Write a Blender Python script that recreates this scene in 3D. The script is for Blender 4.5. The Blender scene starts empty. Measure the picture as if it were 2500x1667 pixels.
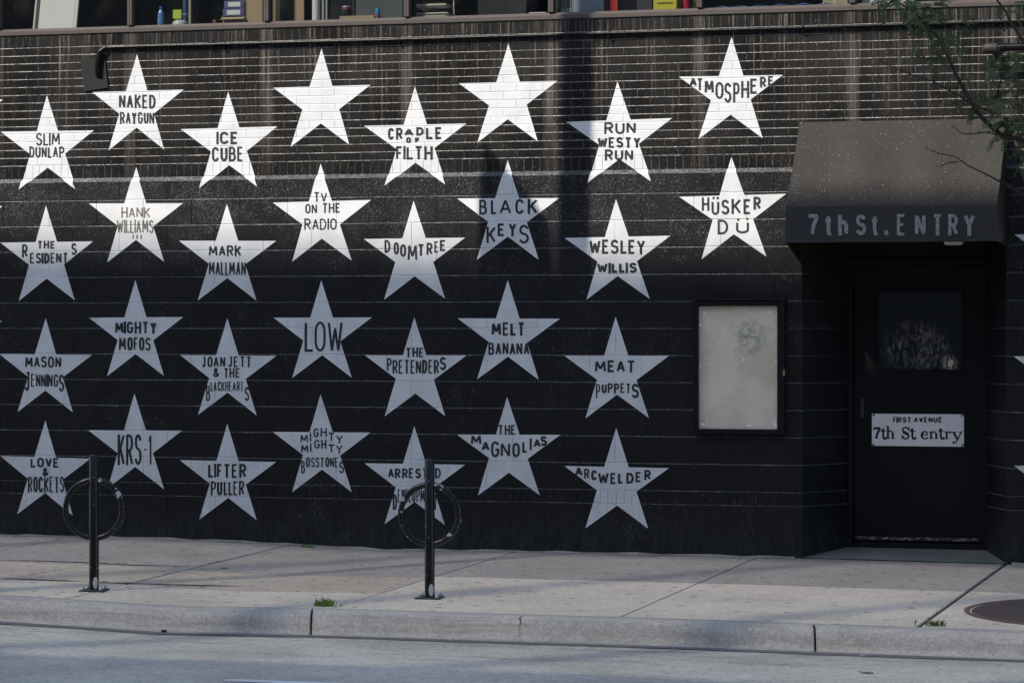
import bpy, bmesh, math, random
from mathutils import Vector, Matrix
random.seed(7)
R = math.radians
SC = bpy.context.scene
COL = SC.collection

# ------------------------------------------------------------------ camera
TH = R(16.55)
FPX = 7350.0                       # focal length in photo pixels (2500 wide)
Z0 = 23.0                          # metres from lens to the wall along the axis
H = 1.68                           # eye height
ST, CT = math.sin(TH), math.cos(TH)
CAM = Vector((Z0*ST, -Z0*CT, H))
cam_d = bpy.data.cameras.new('camera')
cam = bpy.data.objects.new('camera', cam_d); COL.objects.link(cam)
cam.location = CAM
cam.rotation_euler = (R(90), 0, TH)
cam_d.sensor_width = 36; cam_d.lens = FPX/2500*36
cam_d.shift_y = -33.0/2500
cam_d.clip_end = 2000; cam_d.clip_start = .1
SC.camera = cam

# ------------------------------------------------------------------ sky, sun, exposure
AZ, EL = R(37), R(45)              # sun: to the left of the wall's normal, height
SUN = Vector((-math.sin(AZ)*math.cos(EL), -math.cos(AZ)*math.cos(EL), math.sin(EL)))
w = bpy.data.worlds.new('World'); SC.world = w; w.use_nodes = True
nt = w.node_tree
sky = nt.nodes.new('ShaderNodeTexSky'); sky.sky_type = 'NISHITA'
sky.sun_disc = False; sky.sun_elevation = EL; sky.sun_rotation = math.atan2(SUN.x, SUN.y)
bg = nt.nodes['Background']; bg.inputs['Strength'].default_value = .122
nt.links.new(sky.outputs[0], bg.inputs['Color'])
sl = bpy.data.lights.new('sun', 'SUN'); sl.energy = 3.1; sl.angle = R(.42); sl.color = (1, .905, .79)
so = bpy.data.objects.new('sun', sl); COL.objects.link(so)
so.rotation_euler = SUN.to_track_quat('Z', 'Y').to_euler(); so.location = (-20, -20, 40)
vs = SC.view_settings
vs.view_transform = 'Standard'; vs.look = 'None'; vs.gamma = 1; vs.exposure = 1.05
vs.use_curve_mapping = False

# ------------------------------------------------------------------ photo measurements -> place
def ray(px, py):
    u, v = (px-1250)/FPX, (800-py)/FPX
    return Vector((-ST+u*CT, CT+u*ST, v))
def on_y(px, py, Y=0.0):
    d = ray(px, py); t = (Y-CAM.y)/d.y
    return CAM + d*t
ZM = .30608
REG = {'A': (0, 0), 'B': (600, 0), 'C': (1200, 0), 'D': (1800, 0), 'E': (0, 400), 'F': (600, 400), 'G': (1200, 400),
       'H': (1800, 400), 'I': (0, 760), 'J': (600, 760), 'K': (1200, 760), 'L': (1800, 760),
       'M': (0, 1187), 'N': (600, 1187), 'O': (1200, 1187), 'P': (1800, 1187)}
def zp(reg, x, y):
    b = REG[reg]; return (b[0]+x*ZM, b[1]+y*ZM)
ZW_PTS = [(-30, .06), (-8, .04), (-4.3, .016), (-3.05, .016), (-2.18, .003), (-1.0, -.036), (-.7, -.03), (0, -.024), (2.25, -.026), (3.76, -.036), (8, -.06), (30, -.1)]
def zw(X):
    for (a, za), (b, zb) in zip(ZW_PTS, ZW_PTS[1:]):
        if a <= X <= b: return za+(zb-za)*(X-a)/(b-a)
    return ZW_PTS[0][1] if X < 0 else ZW_PTS[-1][1]
def zs(X, Y):
    return zw(X)+.0165*Y+(.007 if Y < -3 and X < -3 else 0)*0
def on_walk(px, py):
    d = ray(px, py); t = 18.0
    for _ in range(30):
        p = CAM+d*t
        t += (zs(p.x, p.y)-p.z)/d.z
    return CAM+d*t

# ------------------------------------------------------------------ helpers: objects
def tag(o, label=None, cat=None, group=None, kind=None):
    if label: o['label'] = label
    if cat: o['category'] = cat
    if group: o['group'] = group
    if kind: o['kind'] = kind
    return o
def empty(name, loc, label, cat, group=None):
    o = bpy.data.objects.new(name, None); COL.objects.link(o); o.location = loc
    o.empty_display_size = .1
    return tag(o, label, cat, group)
def wloc(o):
    v = Vector((0, 0, 0))
    while o is not None:
        v = v+o.location; o = o.parent
    return v
class MB:
    def __init__(s): s.v = []; s.f = []; s.m = []; s.sm = []
    def poly(s, pts, mi=0, sm=False):
        b = len(s.v); s.v += [tuple(p) for p in pts]
        s.f.append(tuple(range(b, b+len(pts)))); s.m.append(mi); s.sm.append(sm)
    def add(s, vs, fs, mi=0, sm=False):
        b = len(s.v); s.v += [tuple(p) for p in vs]
        for f in fs: s.f.append(tuple(b+i for i in f)); s.m.append(mi); s.sm.append(sm)
    def bm(s, bm, mi=0, sm=False, mat=None):
        bm.verts.index_update()
        s.add([(mat @ v.co if mat else v.co) for v in bm.verts], [[v.index for v in f.verts] for f in bm.faces], mi, sm)
        bm.free()
    def box(s, x0, x1, y0, y1, z0, z1, bev=0.0, mi=0, seg=1, mat=None, sm=False):
        b = bmesh.new(); bmesh.ops.create_cube(b, size=1)
        for v in b.verts:
            v.co = ((x0+x1)/2+v.co.x*(x1-x0), (y0+y1)/2+v.co.y*(y1-y0), (z0+z1)/2+v.co.z*(z1-z0))
        if bev > 0:
            bmesh.ops.bevel(b, geom=b.edges[:], offset=bev, segments=seg, affect='EDGES', profile=.5)
        s.bm(b, mi, sm, mat)
    def tube(s, pts, rad, n=10, mi=0, cap=True, closed=False, sm=True):
        pts = [Vector(p) for p in pts]; k = len(pts)
        rad = rad if isinstance(rad, (list, tuple)) else [rad]*k
        vs, fs = [], []; up = None
        for i in range(k):
            if closed: d = pts[(i+1) % k]-pts[i-1]
            else: d = pts[min(i+1, k-1)]-pts[max(i-1, 0)]
            d.normalize()
            if up is None:
                up = Vector((0, 0, 1)) if abs(d.z) < .9 else Vector((1, 0, 0))
            a = d.cross(up); a.normalize(); b2 = a.cross(d); up = b2
            for j in range(n):
                t = 2*math.pi*j/n
                vs.append(pts[i]+(a*math.cos(t)+b2*math.sin(t))*rad[i])
        m = k if closed else k-1
        for i in range(m):
            for j in range(n):
                i2 = (i+1) % k
                fs.append((i*n+j, i*n+(j+1) % n, i2*n+(j+1) % n, i2*n+j))
        s.add(vs, fs, mi, sm)
        if cap and not closed:
            s.poly([vs[j] for j in range(n)][::-1], mi); s.poly([vs[(k-1)*n+j] for j in range(n)], mi)
    def lathe(s, prof, c, n=24, mi=0, sm=True):   # prof: (r, z) list, axis Z
        vs, fs = [], []
        for (r, z) in prof:
            for j in range(n):
                t = 2*math.pi*j/n; vs.append((c[0]+r*math.cos(t), c[1]+r*math.sin(t), c[2]+z))
        for i in range(len(prof)-1):
            for j in range(n): fs.append((i*n+j, i*n+(j+1) % n, (i+1)*n+(j+1) % n, (i+1)*n+j))
        s.add(vs, fs, mi, sm)
        s.poly([vs[(len(prof)-1)*n+j] for j in range(n)], mi); s.poly([vs[j] for j in range(n)][::-1], mi)
    def build(s, name, mats, parent=None, merge=False, world=True):
        me = bpy.data.meshes.new(name)
        off = wloc(parent) if (parent is not None and world) else Vector((0, 0, 0))
        me.from_pydata([tuple(Vector(v)-off) for v in s.v], [], s.f)
        mats = mats if isinstance(mats, (list, tuple)) else [mats]
        for m in mats: me.materials.append(m)
        me.polygons.foreach_set('material_index', s.m)
        me.polygons.foreach_set('use_smooth', s.sm)
        if merge:
            b = bmesh.new(); b.from_mesh(me); bmesh.ops.remove_doubles(b, verts=b.verts[:], dist=1e-5); b.to_mesh(me); b.free()
        me.update()
        o = bpy.data.objects.new(name, me); COL.objects.link(o)
        if parent is not None: o.parent = parent
        return o

# ------------------------------------------------------------------ helpers: materials
class NT:
    def __init__(s, name):
        s.m = bpy.data.materials.new(name); s.m.use_nodes = True; s.t = s.m.node_tree
        s.b = s.t.nodes['Principled BSDF']; s.out = s.t.nodes['Material Output']
        s._c = None
    def n(s, typ, **kw):
        nd = s.t.nodes.new(typ)
        for k, v in kw.items():
            if hasattr(nd, k) and k not in ('inputs',): setattr(nd, k, v)
        return nd
    def lk(s, a, b): s.t.links.new(a, b)
    def set(s, sock, v):
        if hasattr(v, 'is_linked') or isinstance(v, bpy.types.NodeSocket): s.lk(v, sock)
        else: sock.default_value = v
    def co(s):
        if s._c is None: s._c = s.n('ShaderNodeNewGeometry').outputs['Position']
        return s._c
    def math(s, op, a, b=0.0, c=None, clamp=False):
        nd = s.n('ShaderNodeMath', operation=op, use_clamp=clamp)
        s.set(nd.inputs[0], a); s.set(nd.inputs[1], b)
        if c is not None: s.set(nd.inputs[2], c)
        return nd.outputs[0]
    def scale(s, v3):
        nd = s.n('ShaderNodeMapping'); s.lk(s.co(), nd.inputs[0]); nd.inputs['Scale'].default_value = v3
        return nd.outputs[0]
    def noise(s, sc, det=3, rough=.55, vec=None, dist=0):
        nd = s.n('ShaderNodeTexNoise'); nd.inputs['Scale'].default_value = sc; nd.inputs['Detail'].default_value = det
        nd.inputs['Roughness'].default_value = rough; nd.inputs['Distortion'].default_value = dist
        s.lk(vec if vec is not None else s.co(), nd.inputs['Vector'])
        return nd.outputs[0]
    def vor(s, sc, vec=None, rnd=1.0, dim='3D'):
        nd = s.n('ShaderNodeTexVoronoi'); nd.voronoi_dimensions = dim; nd.inputs['Scale'].default_value = sc; nd.inputs['Randomness'].default_value = rnd
        s.lk(vec if vec is not None else s.co(), nd.inputs['Vector'])
        return nd.outputs['Distance'], nd.outputs['Color']
    def step(s, v, lo, hi, a=0.0, b=1.0):
        nd = s.n('ShaderNodeMapRange', interpolation_type='SMOOTHSTEP')
        s.set(nd.inputs[0], v); nd.inputs[1].default_value = lo; nd.inputs[2].default_value = hi
        nd.inputs[3].default_value = a; nd.inputs[4].default_value = b
        return nd.outputs[0]
    def mix(s, fac, a, b):
        nd = s.n('ShaderNodeMix', data_type='RGBA')
        s.set(nd.inputs[0], fac)
        for sock, v in ((nd.inputs[6], a), (nd.inputs[7], b)):
            if isinstance(v, (tuple, list)): sock.default_value = (*v[:3], 1)
            else: s.lk(v, sock)
        return nd.outputs[2]
    def xyz(s):
        nd = s.n('ShaderNodeSeparateXYZ'); s.lk(s.co(), nd.inputs[0]); return nd.outputs
    def normal_z(s):
        g = s.n('ShaderNodeNewGeometry'); nd = s.n('ShaderNodeSeparateXYZ'); s.lk(g.outputs['True Normal'], nd.inputs[0]); return nd.outputs[2]
    def bump(s, h, strength=.3, dist=.01):
        nd = s.n('ShaderNodeBump'); nd.inputs['Strength'].default_value = strength; nd.inputs['Distance'].default_value = dist
        s.lk(h, nd.inputs['Height']); s.lk(nd.outputs[0], s.b.inputs['Normal'])
    def fin(s, col, rough=.6, spec=.5, metal=0.0):
        if isinstance(col, (tuple, list)): s.b.inputs['Base Color'].default_value = (*col[:3], 1)
        else: s.lk(col, s.b.inputs['Base Color'])
        s.set(s.b.inputs['Roughness'], rough)
        s.b.inputs['Specular IOR Level'].default_value = spec; s.b.inputs['Metallic'].default_value = metal
        return s.m
def simple(name, c, rough=.6, spec=.5, metal=0, var=.2, sc=8, bump=0):
    t = NT(name); n = t.noise(sc, 4)
    lo = tuple(x*(1-var) for x in c); hi = tuple(min(1, x*(1+var)) for x in c)
    if bump: t.bump(t.noise(sc*12, 3), bump, .004)
    return t.fin(t.mix(n, lo, hi), rough, spec, metal)

MULL0, MULLP = .307, 1.158          # window mullions: first position and spacing
def wall_paint(name, block, reveal=False):
    t = NT(name); x, y, z = t.xyz()
    n1 = t.noise(2.3, 4); col = t.mix(t.math('ADD', t.math('MULTIPLY', n1, .6), t.math('MULTIPLY', t.noise(55, 3, .7), .5)), (.0045, .0052, .0068) if block else (.0026, .0025, .0024), (.0115, .0124, .0145) if block else (.0092, .0086, .0080))
    # chalky run-off streaks hanging under the windows
    st = t.noise(1.0, 5, .68, t.scale((46, 1, 1.1)))
    if not block:
        st2 = t.noise(1.0, 3, .6, t.scale((6.5, 1, .6)))
        zz = t.step(z, 3.0, 3.88, 0.0, 1.0)
        s1 = t.math('MULTIPLY', t.step(st, .50, .70), t.step(st2, .38, .60)); s1 = t.math('MULTIPLY', s1, zz)
        f = t.math('FRACT', t.math('ADD', t.math('DIVIDE', t.math('SUBTRACT', x, MULL0), MULLP), .5))
        d = t.math('ABSOLUTE', t.math('SUBTRACT', t.math('ADD', f, t.math('MULTIPLY', t.math('SUBTRACT', t.noise(1.0, 3, .6, t.scale((8, 1, 1.2))), .5), .035)), .5))
        colm = t.step(d, .018, .058, 1.0, 0.0)
        zc = t.step(z, 2.55, 3.7, .12, 1.0)
        s2 = t.math('MULTIPLY', t.math('MULTIPLY', colm, zc), t.step(st, .34, .70))
        sf = t.math('MAXIMUM', t.math('MULTIPLY', s1, .8), t.math('MULTIPLY', s2, .6), clamp=True)
        col = t.mix(sf, col, (.20, .178, .155))
    else:
        s1 = t.math('MULTIPLY', t.step(st, .52, .75), t.step(t.noise(1.0, 3, .6, t.scale((4, 1, 1.5))), .5, .7)); s1 = t.math('MULTIPLY', s1, t.step(z, 1.9, 2.8))
        col = t.mix(t.math('MULTIPLY', s1, .30), col, (.12, .115, .105))
    # pale dusty flecks, plus sun sparkle painted into the colour
    pat = t.noise(1.7, 4, .6)
    def flecks(col, sc, r0, r1, dens, amt, c):
        vd, vc = t.vor(sc); sep = t.n('ShaderNodeSeparateColor'); t.lk(vc, sep.inputs[0])
        fk = t.math('MULTIPLY', t.math('GREATER_THAN', sep.outputs[0], dens), t.step(vd, r0, r1, 1.0, 0.0))
        fk = t.math('MULTIPLY', fk, t.step(sep.outputs[1], 0, 1, .1, amt))
        return t.mix(fk, col, c)
    clus = t.noise(9, 5, .75)
    if block:
        dens = t.math('ADD', t.math('ADD', t.step(z, 1.95, 2.75, 1.12, .78), t.step(pat, .42, .72, .06, -.20)), t.step(clus, .38, .66, .12, -.24))
        col = flecks(col, 165, .16, .46, dens, .75, (.46, .46, .45))
        col = flecks(col, 70, .10, .24, t.math('ADD', t.step(z, 1.7, 2.8, 1.0, .94), t.step(pat, .5, .72, .02, -.10)), .9, (.6, .6, .59))
    else:
        dens = t.math('ADD', t.math('ADD', t.step(z, 2.85, 3.6, .86, 1.02), t.step(pat, .42, .70, .05, -.08)), t.step(clus, .35, .68, .06, -.08))
        col = flecks(col, 165, .16, .46, dens, .6, (.42, .42, .41))
        col = flecks(col, 60, .10, .24, .985, .7, (.55, .55, .54))
    # worn arrises, and dust lying on every upward edge of the masonry
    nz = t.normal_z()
    g2 = t.n('ShaderNodeNewGeometry'); sx = t.n('ShaderNodeSeparateXYZ'); t.lk(g2.outputs['True Normal'], sx.inputs[0])
    edge = t.step(t.math('ABSOLUTE', sx.outputs[1]), .80, .95, 1.0, 0.0)
    gr = t.step(t.noise(60, 4, .8), .45, .62)
    if not reveal: col = t.mix(t.math('MULTIPLY', edge, t.math('MULTIPLY_ADD', gr, .6, .12)), col, (.06, .060, .060) if block else (.20, .19, .178))
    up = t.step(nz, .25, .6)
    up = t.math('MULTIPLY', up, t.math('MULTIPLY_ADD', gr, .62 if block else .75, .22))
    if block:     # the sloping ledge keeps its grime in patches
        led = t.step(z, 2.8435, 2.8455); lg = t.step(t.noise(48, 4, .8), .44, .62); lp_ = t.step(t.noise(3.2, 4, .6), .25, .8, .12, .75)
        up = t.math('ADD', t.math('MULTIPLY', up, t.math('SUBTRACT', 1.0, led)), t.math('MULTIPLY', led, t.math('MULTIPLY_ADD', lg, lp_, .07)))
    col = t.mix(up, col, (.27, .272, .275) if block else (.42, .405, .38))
    if block:   # splashed grime on the plinth
        g = t.math('MULTIPLY', t.step(z, .45, -.05), t.step(t.noise(1.0, 5, .65, t.scale((20, 1, 7))), .30, .80))
        col = t.mix(t.math('MULTIPLY', g, .75), col, (.042, .046, .049))
        sc = t.math('MULTIPLY', t.step(t.noise(1.0, 5, .7, t.scale((26, 1, 4)), 1.0), .66, .74), .35)
        col = t.mix(sc, col, (.05, .055, .058))
    h = t.math('ADD', t.noise(120, 3, .7), t.math('MULTIPLY', t.noise(28, 3), .8))
    t.bump(h, .5 if block else .4, .004)
    return t.fin(col, t.step(n1, .3, .7, .42, .62) if block else t.step(n1, .3, .7, .30, .50), .22 if block else .30)
M = {}
M['brick'] = wall_paint('black_painted_brick', False)
M['block'] = wall_paint('black_painted_block', True)
M['reveal'] = wall_paint('black_painted_reveal_block', True, True)
def star_paint():
    t = NT('white_star_paint'); x, y, z = t.xyz()
    n = t.noise(5, 4, .6); col = t.mix(t.step(n, .35, .7), (.655, .675, .685), (.575, .595, .605))
    vd, vc = t.vor(170); sep = t.n('ShaderNodeSeparateColor'); t.lk(vc, sep.inputs[0])
    fk = t.math('MULTIPLY', t.math('GREATER_THAN', sep.outputs[0], .90), t.step(vd, .2, .42, 1.0, 0.0))
    col = t.mix(t.math('MULTIPLY', fk, .35), col, (.40, .41, .43))
    gr = t.math('MULTIPLY', t.step(z, 1.15, .3, 0, 1), t.step(t.noise(1.0, 5, .65, t.scale((34, 1, 6))), .42, .8))
    col = t.mix(t.math('MULTIPLY', gr, .5), col, (.36, .36, .37))
    t.bump(t.math('ADD', t.noise(190, 3), t.noise(26, 3)), .3, .003)
    return t.fin(col, .5, .35)
M['star'] = star_paint()
def ink(name, c):
    t = NT(name); n = t.noise(60, 4, .7)
    return t.fin(t.mix(t.step(n, .38, .66), c, tuple(v*2.6+.006 for v in c)), .55, .3)
M['ink'] = ink('black_lettering_paint', (.014, .016, .016))
M['ink2'] = ink('faded_lettering_paint', (.085, .08, .07))
def concrete(name, c, spots=True, var=.16, streak=False, bscale=240, bst=.35):
    t = NT(name)
    a = t.noise(1.1, 4, .6); b = t.noise(14, 4, .65); g = t.noise(75, 3, .75)
    f = t.math('ADD', t.math('MULTIPLY', a, .40), t.math('ADD', t.math('MULTIPLY', b, .3), t.math('MULTIPLY', g, .65)))
    gg = t.math('ADD', t.math('MULTIPLY', t.noise(150, 2, .7), .4), t.math('MULTIPLY', t.noise(38, 4, .75), .6)); f = t.math('ADD', f, t.math('MULTIPLY', t.math('SUBTRACT', gg, .5), .95))
    col = t.mix(t.step(f, .40, .94), tuple(x*(1-var*2.0) for x in c), tuple(x*(1+var*1.6) for x in c))
    if spots:
        vd, vc = t.vor(4.2, dim='2D'); sep = t.n('ShaderNodeSeparateColor'); t.lk(vc, sep.inputs[0])
        sp = t.math('MULTIPLY', t.step(vd, .07, .12, 1, 0), t.math('GREATER_THAN', sep.outputs[0], .50))
        col = t.mix(t.math('MULTIPLY', sp, .85), col, tuple(x*.36 for x in c))
        vd, vc = t.vor(26, dim='2D'); sep = t.n('ShaderNodeSeparateColor'); t.lk(vc, sep.inputs[0])
        sp = t.math('MULTIPLY', t.step(vd, .12, .24, 1, 0), t.math('GREATER_THAN', sep.outputs[0], .9))
        col = t.mix(t.math('MULTIPLY', sp, .6), col, tuple(x*.4 for x in c))
    if streak:
        s = t.noise(1.0, 5, .65, t.scale((1.6, 24, 24)))
        col = t.mix(t.math('MULTIPLY', t.step(s, .45, .75), .6), col, tuple(x*k for x, k in zip(c, (.55, .5, .46))))
    y_ = t.xyz()[1]
    dl_ = t.math('MULTIPLY', t.step(y_, -.42, -.05), t.step(t.noise(1.0, 5, .7, t.scale((5, 9, 9))), .42, .62))
    col = t.mix(t.math('MULTIPLY', dl_, .55), col, tuple(x*.42 for x in c))
    big = t.step(t.noise(1.0, 5, .65, t.scale((1.3, 2.2, 2))), .54, .66)
    col = t.mix(t.math('MULTIPLY', big, .22), col, tuple(x*.55 for x in c))
    t.bump(t.noise(bscale, 3, .7), bst, .004)
    return t.fin(col, .85, .3)
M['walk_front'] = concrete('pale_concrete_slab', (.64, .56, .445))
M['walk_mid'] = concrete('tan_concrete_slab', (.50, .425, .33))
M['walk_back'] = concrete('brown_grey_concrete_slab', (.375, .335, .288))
M['kerb'] = concrete('worn_kerb_concrete', (.45, .425, .38), spots=False, streak=True, var=.17)
M['dark_joint'] = simple('dirt_in_joint', (.05, .046, .042), .95, .1)
def road_mat():
    t = NT('worn_asphalt')
    a = t.noise(.7, 4, .6); g = t.math('ADD', t.math('MULTIPLY', t.noise(60, 3, .75), .5), t.math('MULTIPLY', t.noise(160, 2, .7), .5)); s = t.noise(1.0, 5, .7, t.scale((2.2, 42, 1)))
    f = t.math('ADD', t.math('MULTIPLY', a, .4), t.math('ADD', t.math('MULTIPLY', g, .62), t.math('MULTIPLY', s, .10)))
    col = t.mix(t.step(f, .36, .66), (.16, .145, .122), (.68, .625, .52))
    g3 = t.noise(24, 4, .75)
    col = t.mix(t.step(g3, .36, .52, .36, 0), col, (.10, .097, .09)); col = t.mix(t.step(g3, .54, .70, 0, .36), col, (.70, .67, .60))
    vd, vc = t.vor(45, dim='2D'); sep = t.n('ShaderNodeSeparateColor'); t.lk(vc, sep.inputs[0])
    fk = t.math('MULTIPLY', t.math('GREATER_THAN', sep.outputs[0], .93), t.step(vd, .15, .4, 1, 0))
    col = t.mix(t.math('MULTIPLY', fk, .6), col, (.6, .6, .58))
    y_ = t.xyz()[1]
    gd = t.math('MULTIPLY', t.step(y_, -5.0, -4.4), t.step(t.noise(1.0, 5, .7, t.scale((4, 14, 9))), .44, .60))
    col = t.mix(t.math('MULTIPLY', gd, .5), col, (.12, .108, .095))
    ol = t.step(t.noise(1.0, 5, .7, t.scale((.5, 2.4, 2))), .56, .68)
    col = t.mix(t.math('MULTIPLY', ol, .35), col, (.13, .125, .118))
    t.bump(t.noise(170, 3, .7), .6, .006)
    return t.fin(col, .8, .35)
M['road'] = road_mat()
M['tar'] = simple('tar_joint', (.15, .148, .15), .7, .3, var=.5, sc=20)
M['mark'] = simple('road_paint', (.78, .78, .76), .6, .3, var=.12, sc=14)
M['frame'] = simple('brown_window_metal', (.075, .062, .058), .5, .4, var=.12, sc=4)
M['black_metal'] = simple('black_pipe_paint', (.005, .0055, .0065), .26, .22, var=.4, sc=30, bump=.2)
M['plate'] = simple('painted_steel_plate', (.013, .0125, .012), .6, .3, var=.15, sc=10, bump=.15)
M['jamb'] = M['block']
M['door'] = simple('black_door_paint', (.0055, .006, .0075), .55, .2, var=.3, sc=5, bump=.1)
M['door2'] = simple('black_door_frame_paint', (.007, .007, .007), .6, .2, var=.3, sc=9)
M['cream'] = simple('cream', (.6, .57, .5), .7, .3)

# ------------------------------------------------------------------ the wall's relief: every brick and block
REL = []              # (polygon, bucket part) facets of the relief; stars and letters are laid over them
BUCK = {}
BS = .12
def rel_add(mb, pts, record=True, mi=0):
    mb.poly(pts, mi)
    if record:
        i = len(REL); REL.append(pts)
        xs = [p[0] for p in pts]; zz = [p[2] for p in pts]
        for a in range(int(math.floor(min(xs)/BS)), int(math.floor(max(xs)/BS))+1):
            for b in range(int(math.floor(min(zz)/BS)), int(math.floor(max(zz)/BS))+1):
                BUCK.setdefault((a, b), []).append(i)
def cell(mb, xa, xb, za, zb, Y, gx, gz, dep, seg, jit, xf=None, record=True):
    r = random.uniform
    y = Y+r(-.0012, .0012); yo = Y+dep
    T = xf if xf else (lambda p: p)
    gx = min(gx, (xb-xa)*.3); gz = min(gz, (zb-za)*.3)
    xsn = [xa+gx+r(-jit, jit)*.5]+[xa+gx+(xb-xa-2*gx)*i/seg for i in range(1, seg)]+[xb-gx+r(-jit, jit)*.5]
    xso = [xa]+[xa+(xb-xa)*i/seg for i in range(1, seg)]+[xb]
    top = [(X, y, zb-gz+r(-jit, jit)) for X in xsn]; bot = [(X, y, za+gz+r(-jit, jit)) for X in xsn]
    to = [(X, yo, zb) for X in xso]; bo = [(X, yo, za) for X in xso]
    def A(pts): rel_add(mb, [T(p) for p in pts], record)
    A(bot+top[::-1])
    for i in range(seg):
        A([top[i], top[i+1], to[i+1], to[i]]); A([bo[i], bo[i+1], bot[i+1], bot[i]])
    A([bo[0], bot[0], top[0], to[0]]); A([bot[-1], bo[-1], to[-1], top[-1]])
XL, XR = -9.0, 9.0
OPL, OPR = on_y(1958, 1000, -.02).x, on_y(2457, 1000, -.02).x
OPT = 2.45
YB = -.026           # face of the block wall; the brickwork above stands back behind a ledge
def row(mb, za, zb, pitch, phase, Y, gx, gz, dep, seg, jit, spans, wob=0.0):
    for (a, b) in spans:
        k = math.floor((a-phase)/pitch)+1
        xs = [a]
        while phase+k*pitch < b-.02:
            X = phase+k*pitch+random.uniform(-wob, wob)
            if X > a+.02: xs.append(X)
            k += 1
        xs.append(b)
        for p, q in zip(xs, xs[1:]): cell(mb, p, q, za, zb, Y, gx, gz, dep, seg, jit)
FULL = [(XL, XR)]; SPLIT = [(XL, OPL), (OPR, XR)]
brick_mb, block_mb = MB(), MB()
Z_SILL = 4.025
row(brick_mb, 3.925, Z_SILL, .0622, .01, 0, .0042, .004, .0038, 1, .0012, FULL, .002)
CZ = (3.925-2.980)/15
for i in range(15):
    row(brick_mb, 3.925-CZ*(i+1), 3.925-CZ*i,   .2105, 1.933+(.10525 if i % 2 else 0), 0, .0040, .0044, .0032, 2, .0013, FULL, .003)
row(brick_mb, 2.875, 2.980, .0622, .035, 0, .0042, .004, .0038, 1, .0012, FULL, .002)
n = 60
for i in range(n):      # sloping ledge
    xa, xb = XL+(XR-XL)*i/n, XL+(XR-XL)*(i+1)/n
    rel_add(block_mb, [(xa, YB+.002, 2.846), (xb, YB+.002, 2.846), (xb, .0055, 2.875), (xa, .0055, 2.875)])
ZB = [2.846, 2.695]+[2.695-.2032*i for i in range(1, 12)]
for i in range(len(ZB)-1):
    ph = 2.043+(.2032 if i % 2 else 0)
    row(block_mb, ZB[i+1], ZB[i], .4064, ph, YB, .0042, .0052, .0045, 4, .0014, FULL if ZB[i+1] > OPT else SPLIT, .004)
row(block_mb, .358, .460, .0622, .02, YB, .003, .0046, .005, 1, .001, SPLIT, .002)
row(block_mb, -.16, .358, .4064, 2.043, YB, .004, .004, .005, 4, .001, SPLIT, .004)

club = empty('club_building', (0, 0, 0), 'music club with black painted brick and block street wall covered in white stars', 'building')
brick_wall = brick_mb.build('brick_wall', M['brick'], club)
block_wall = block_mb.build('block_wall', M['block'], club)

# ------------------------------------------------------------------ painting on the relief
def clip(poly, tri):
    out = poly
    k = len(tri)
    for i in range(k):
        ax, az = tri[i]; bx, bz = tri[(i+1) % k]
        nx, nz = -(bz-az), (bx-ax)
        inp, out = out, []
        if not inp: return []
        P = inp[-1]; dp = (P[0]-ax)*nx+(P[2]-az)*nz
        for Q in inp:
            dq = (Q[0]-ax)*nx+(Q[2]-az)*nz
            if dq >= 0:
                if dp < 0:
                    t = dp/(dp-dq); out.append(tuple(P[j]+(Q[j]-P[j])*t for j in range(3)))
                out.append(Q)
            elif dp >= 0:
                t = dp/(dp-dq); out.append(tuple(P[j]+(Q[j]-P[j])*t for j in range(3)))
            P, dp = Q, dq
    return out
def area(t):
    return sum(t[i][0]*t[(i+1) % len(t)][1]-t[(i+1) % len(t)][0]*t[i][1] for i in range(len(t)))/2
def drape(mb, conv, off):
    a = area(conv)
    if abs(a) < 1e-8: return
    if a < 0: conv = conv[::-1]
    xs = [p[0] for p in conv]; zz = [p[1] for p in conv]
    seen = set()
    for i in range(int(math.floor(min(xs)/BS)), int(math.floor(max(xs)/BS))+1):
        for j in range(int(math.floor(min(zz)/BS)), int(math.floor(max(zz)/BS))+1):
            seen.update(BUCK.get((i, j), ()))
    for k in seen:
        c = clip(REL[k], conv)
        if len(c) >= 3 and abs(area([(p[0], p[2]) for p in c])) > 2e-8:
            mb.poly([(p[0], p[1]-off, p[2]) for p in c])

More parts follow.
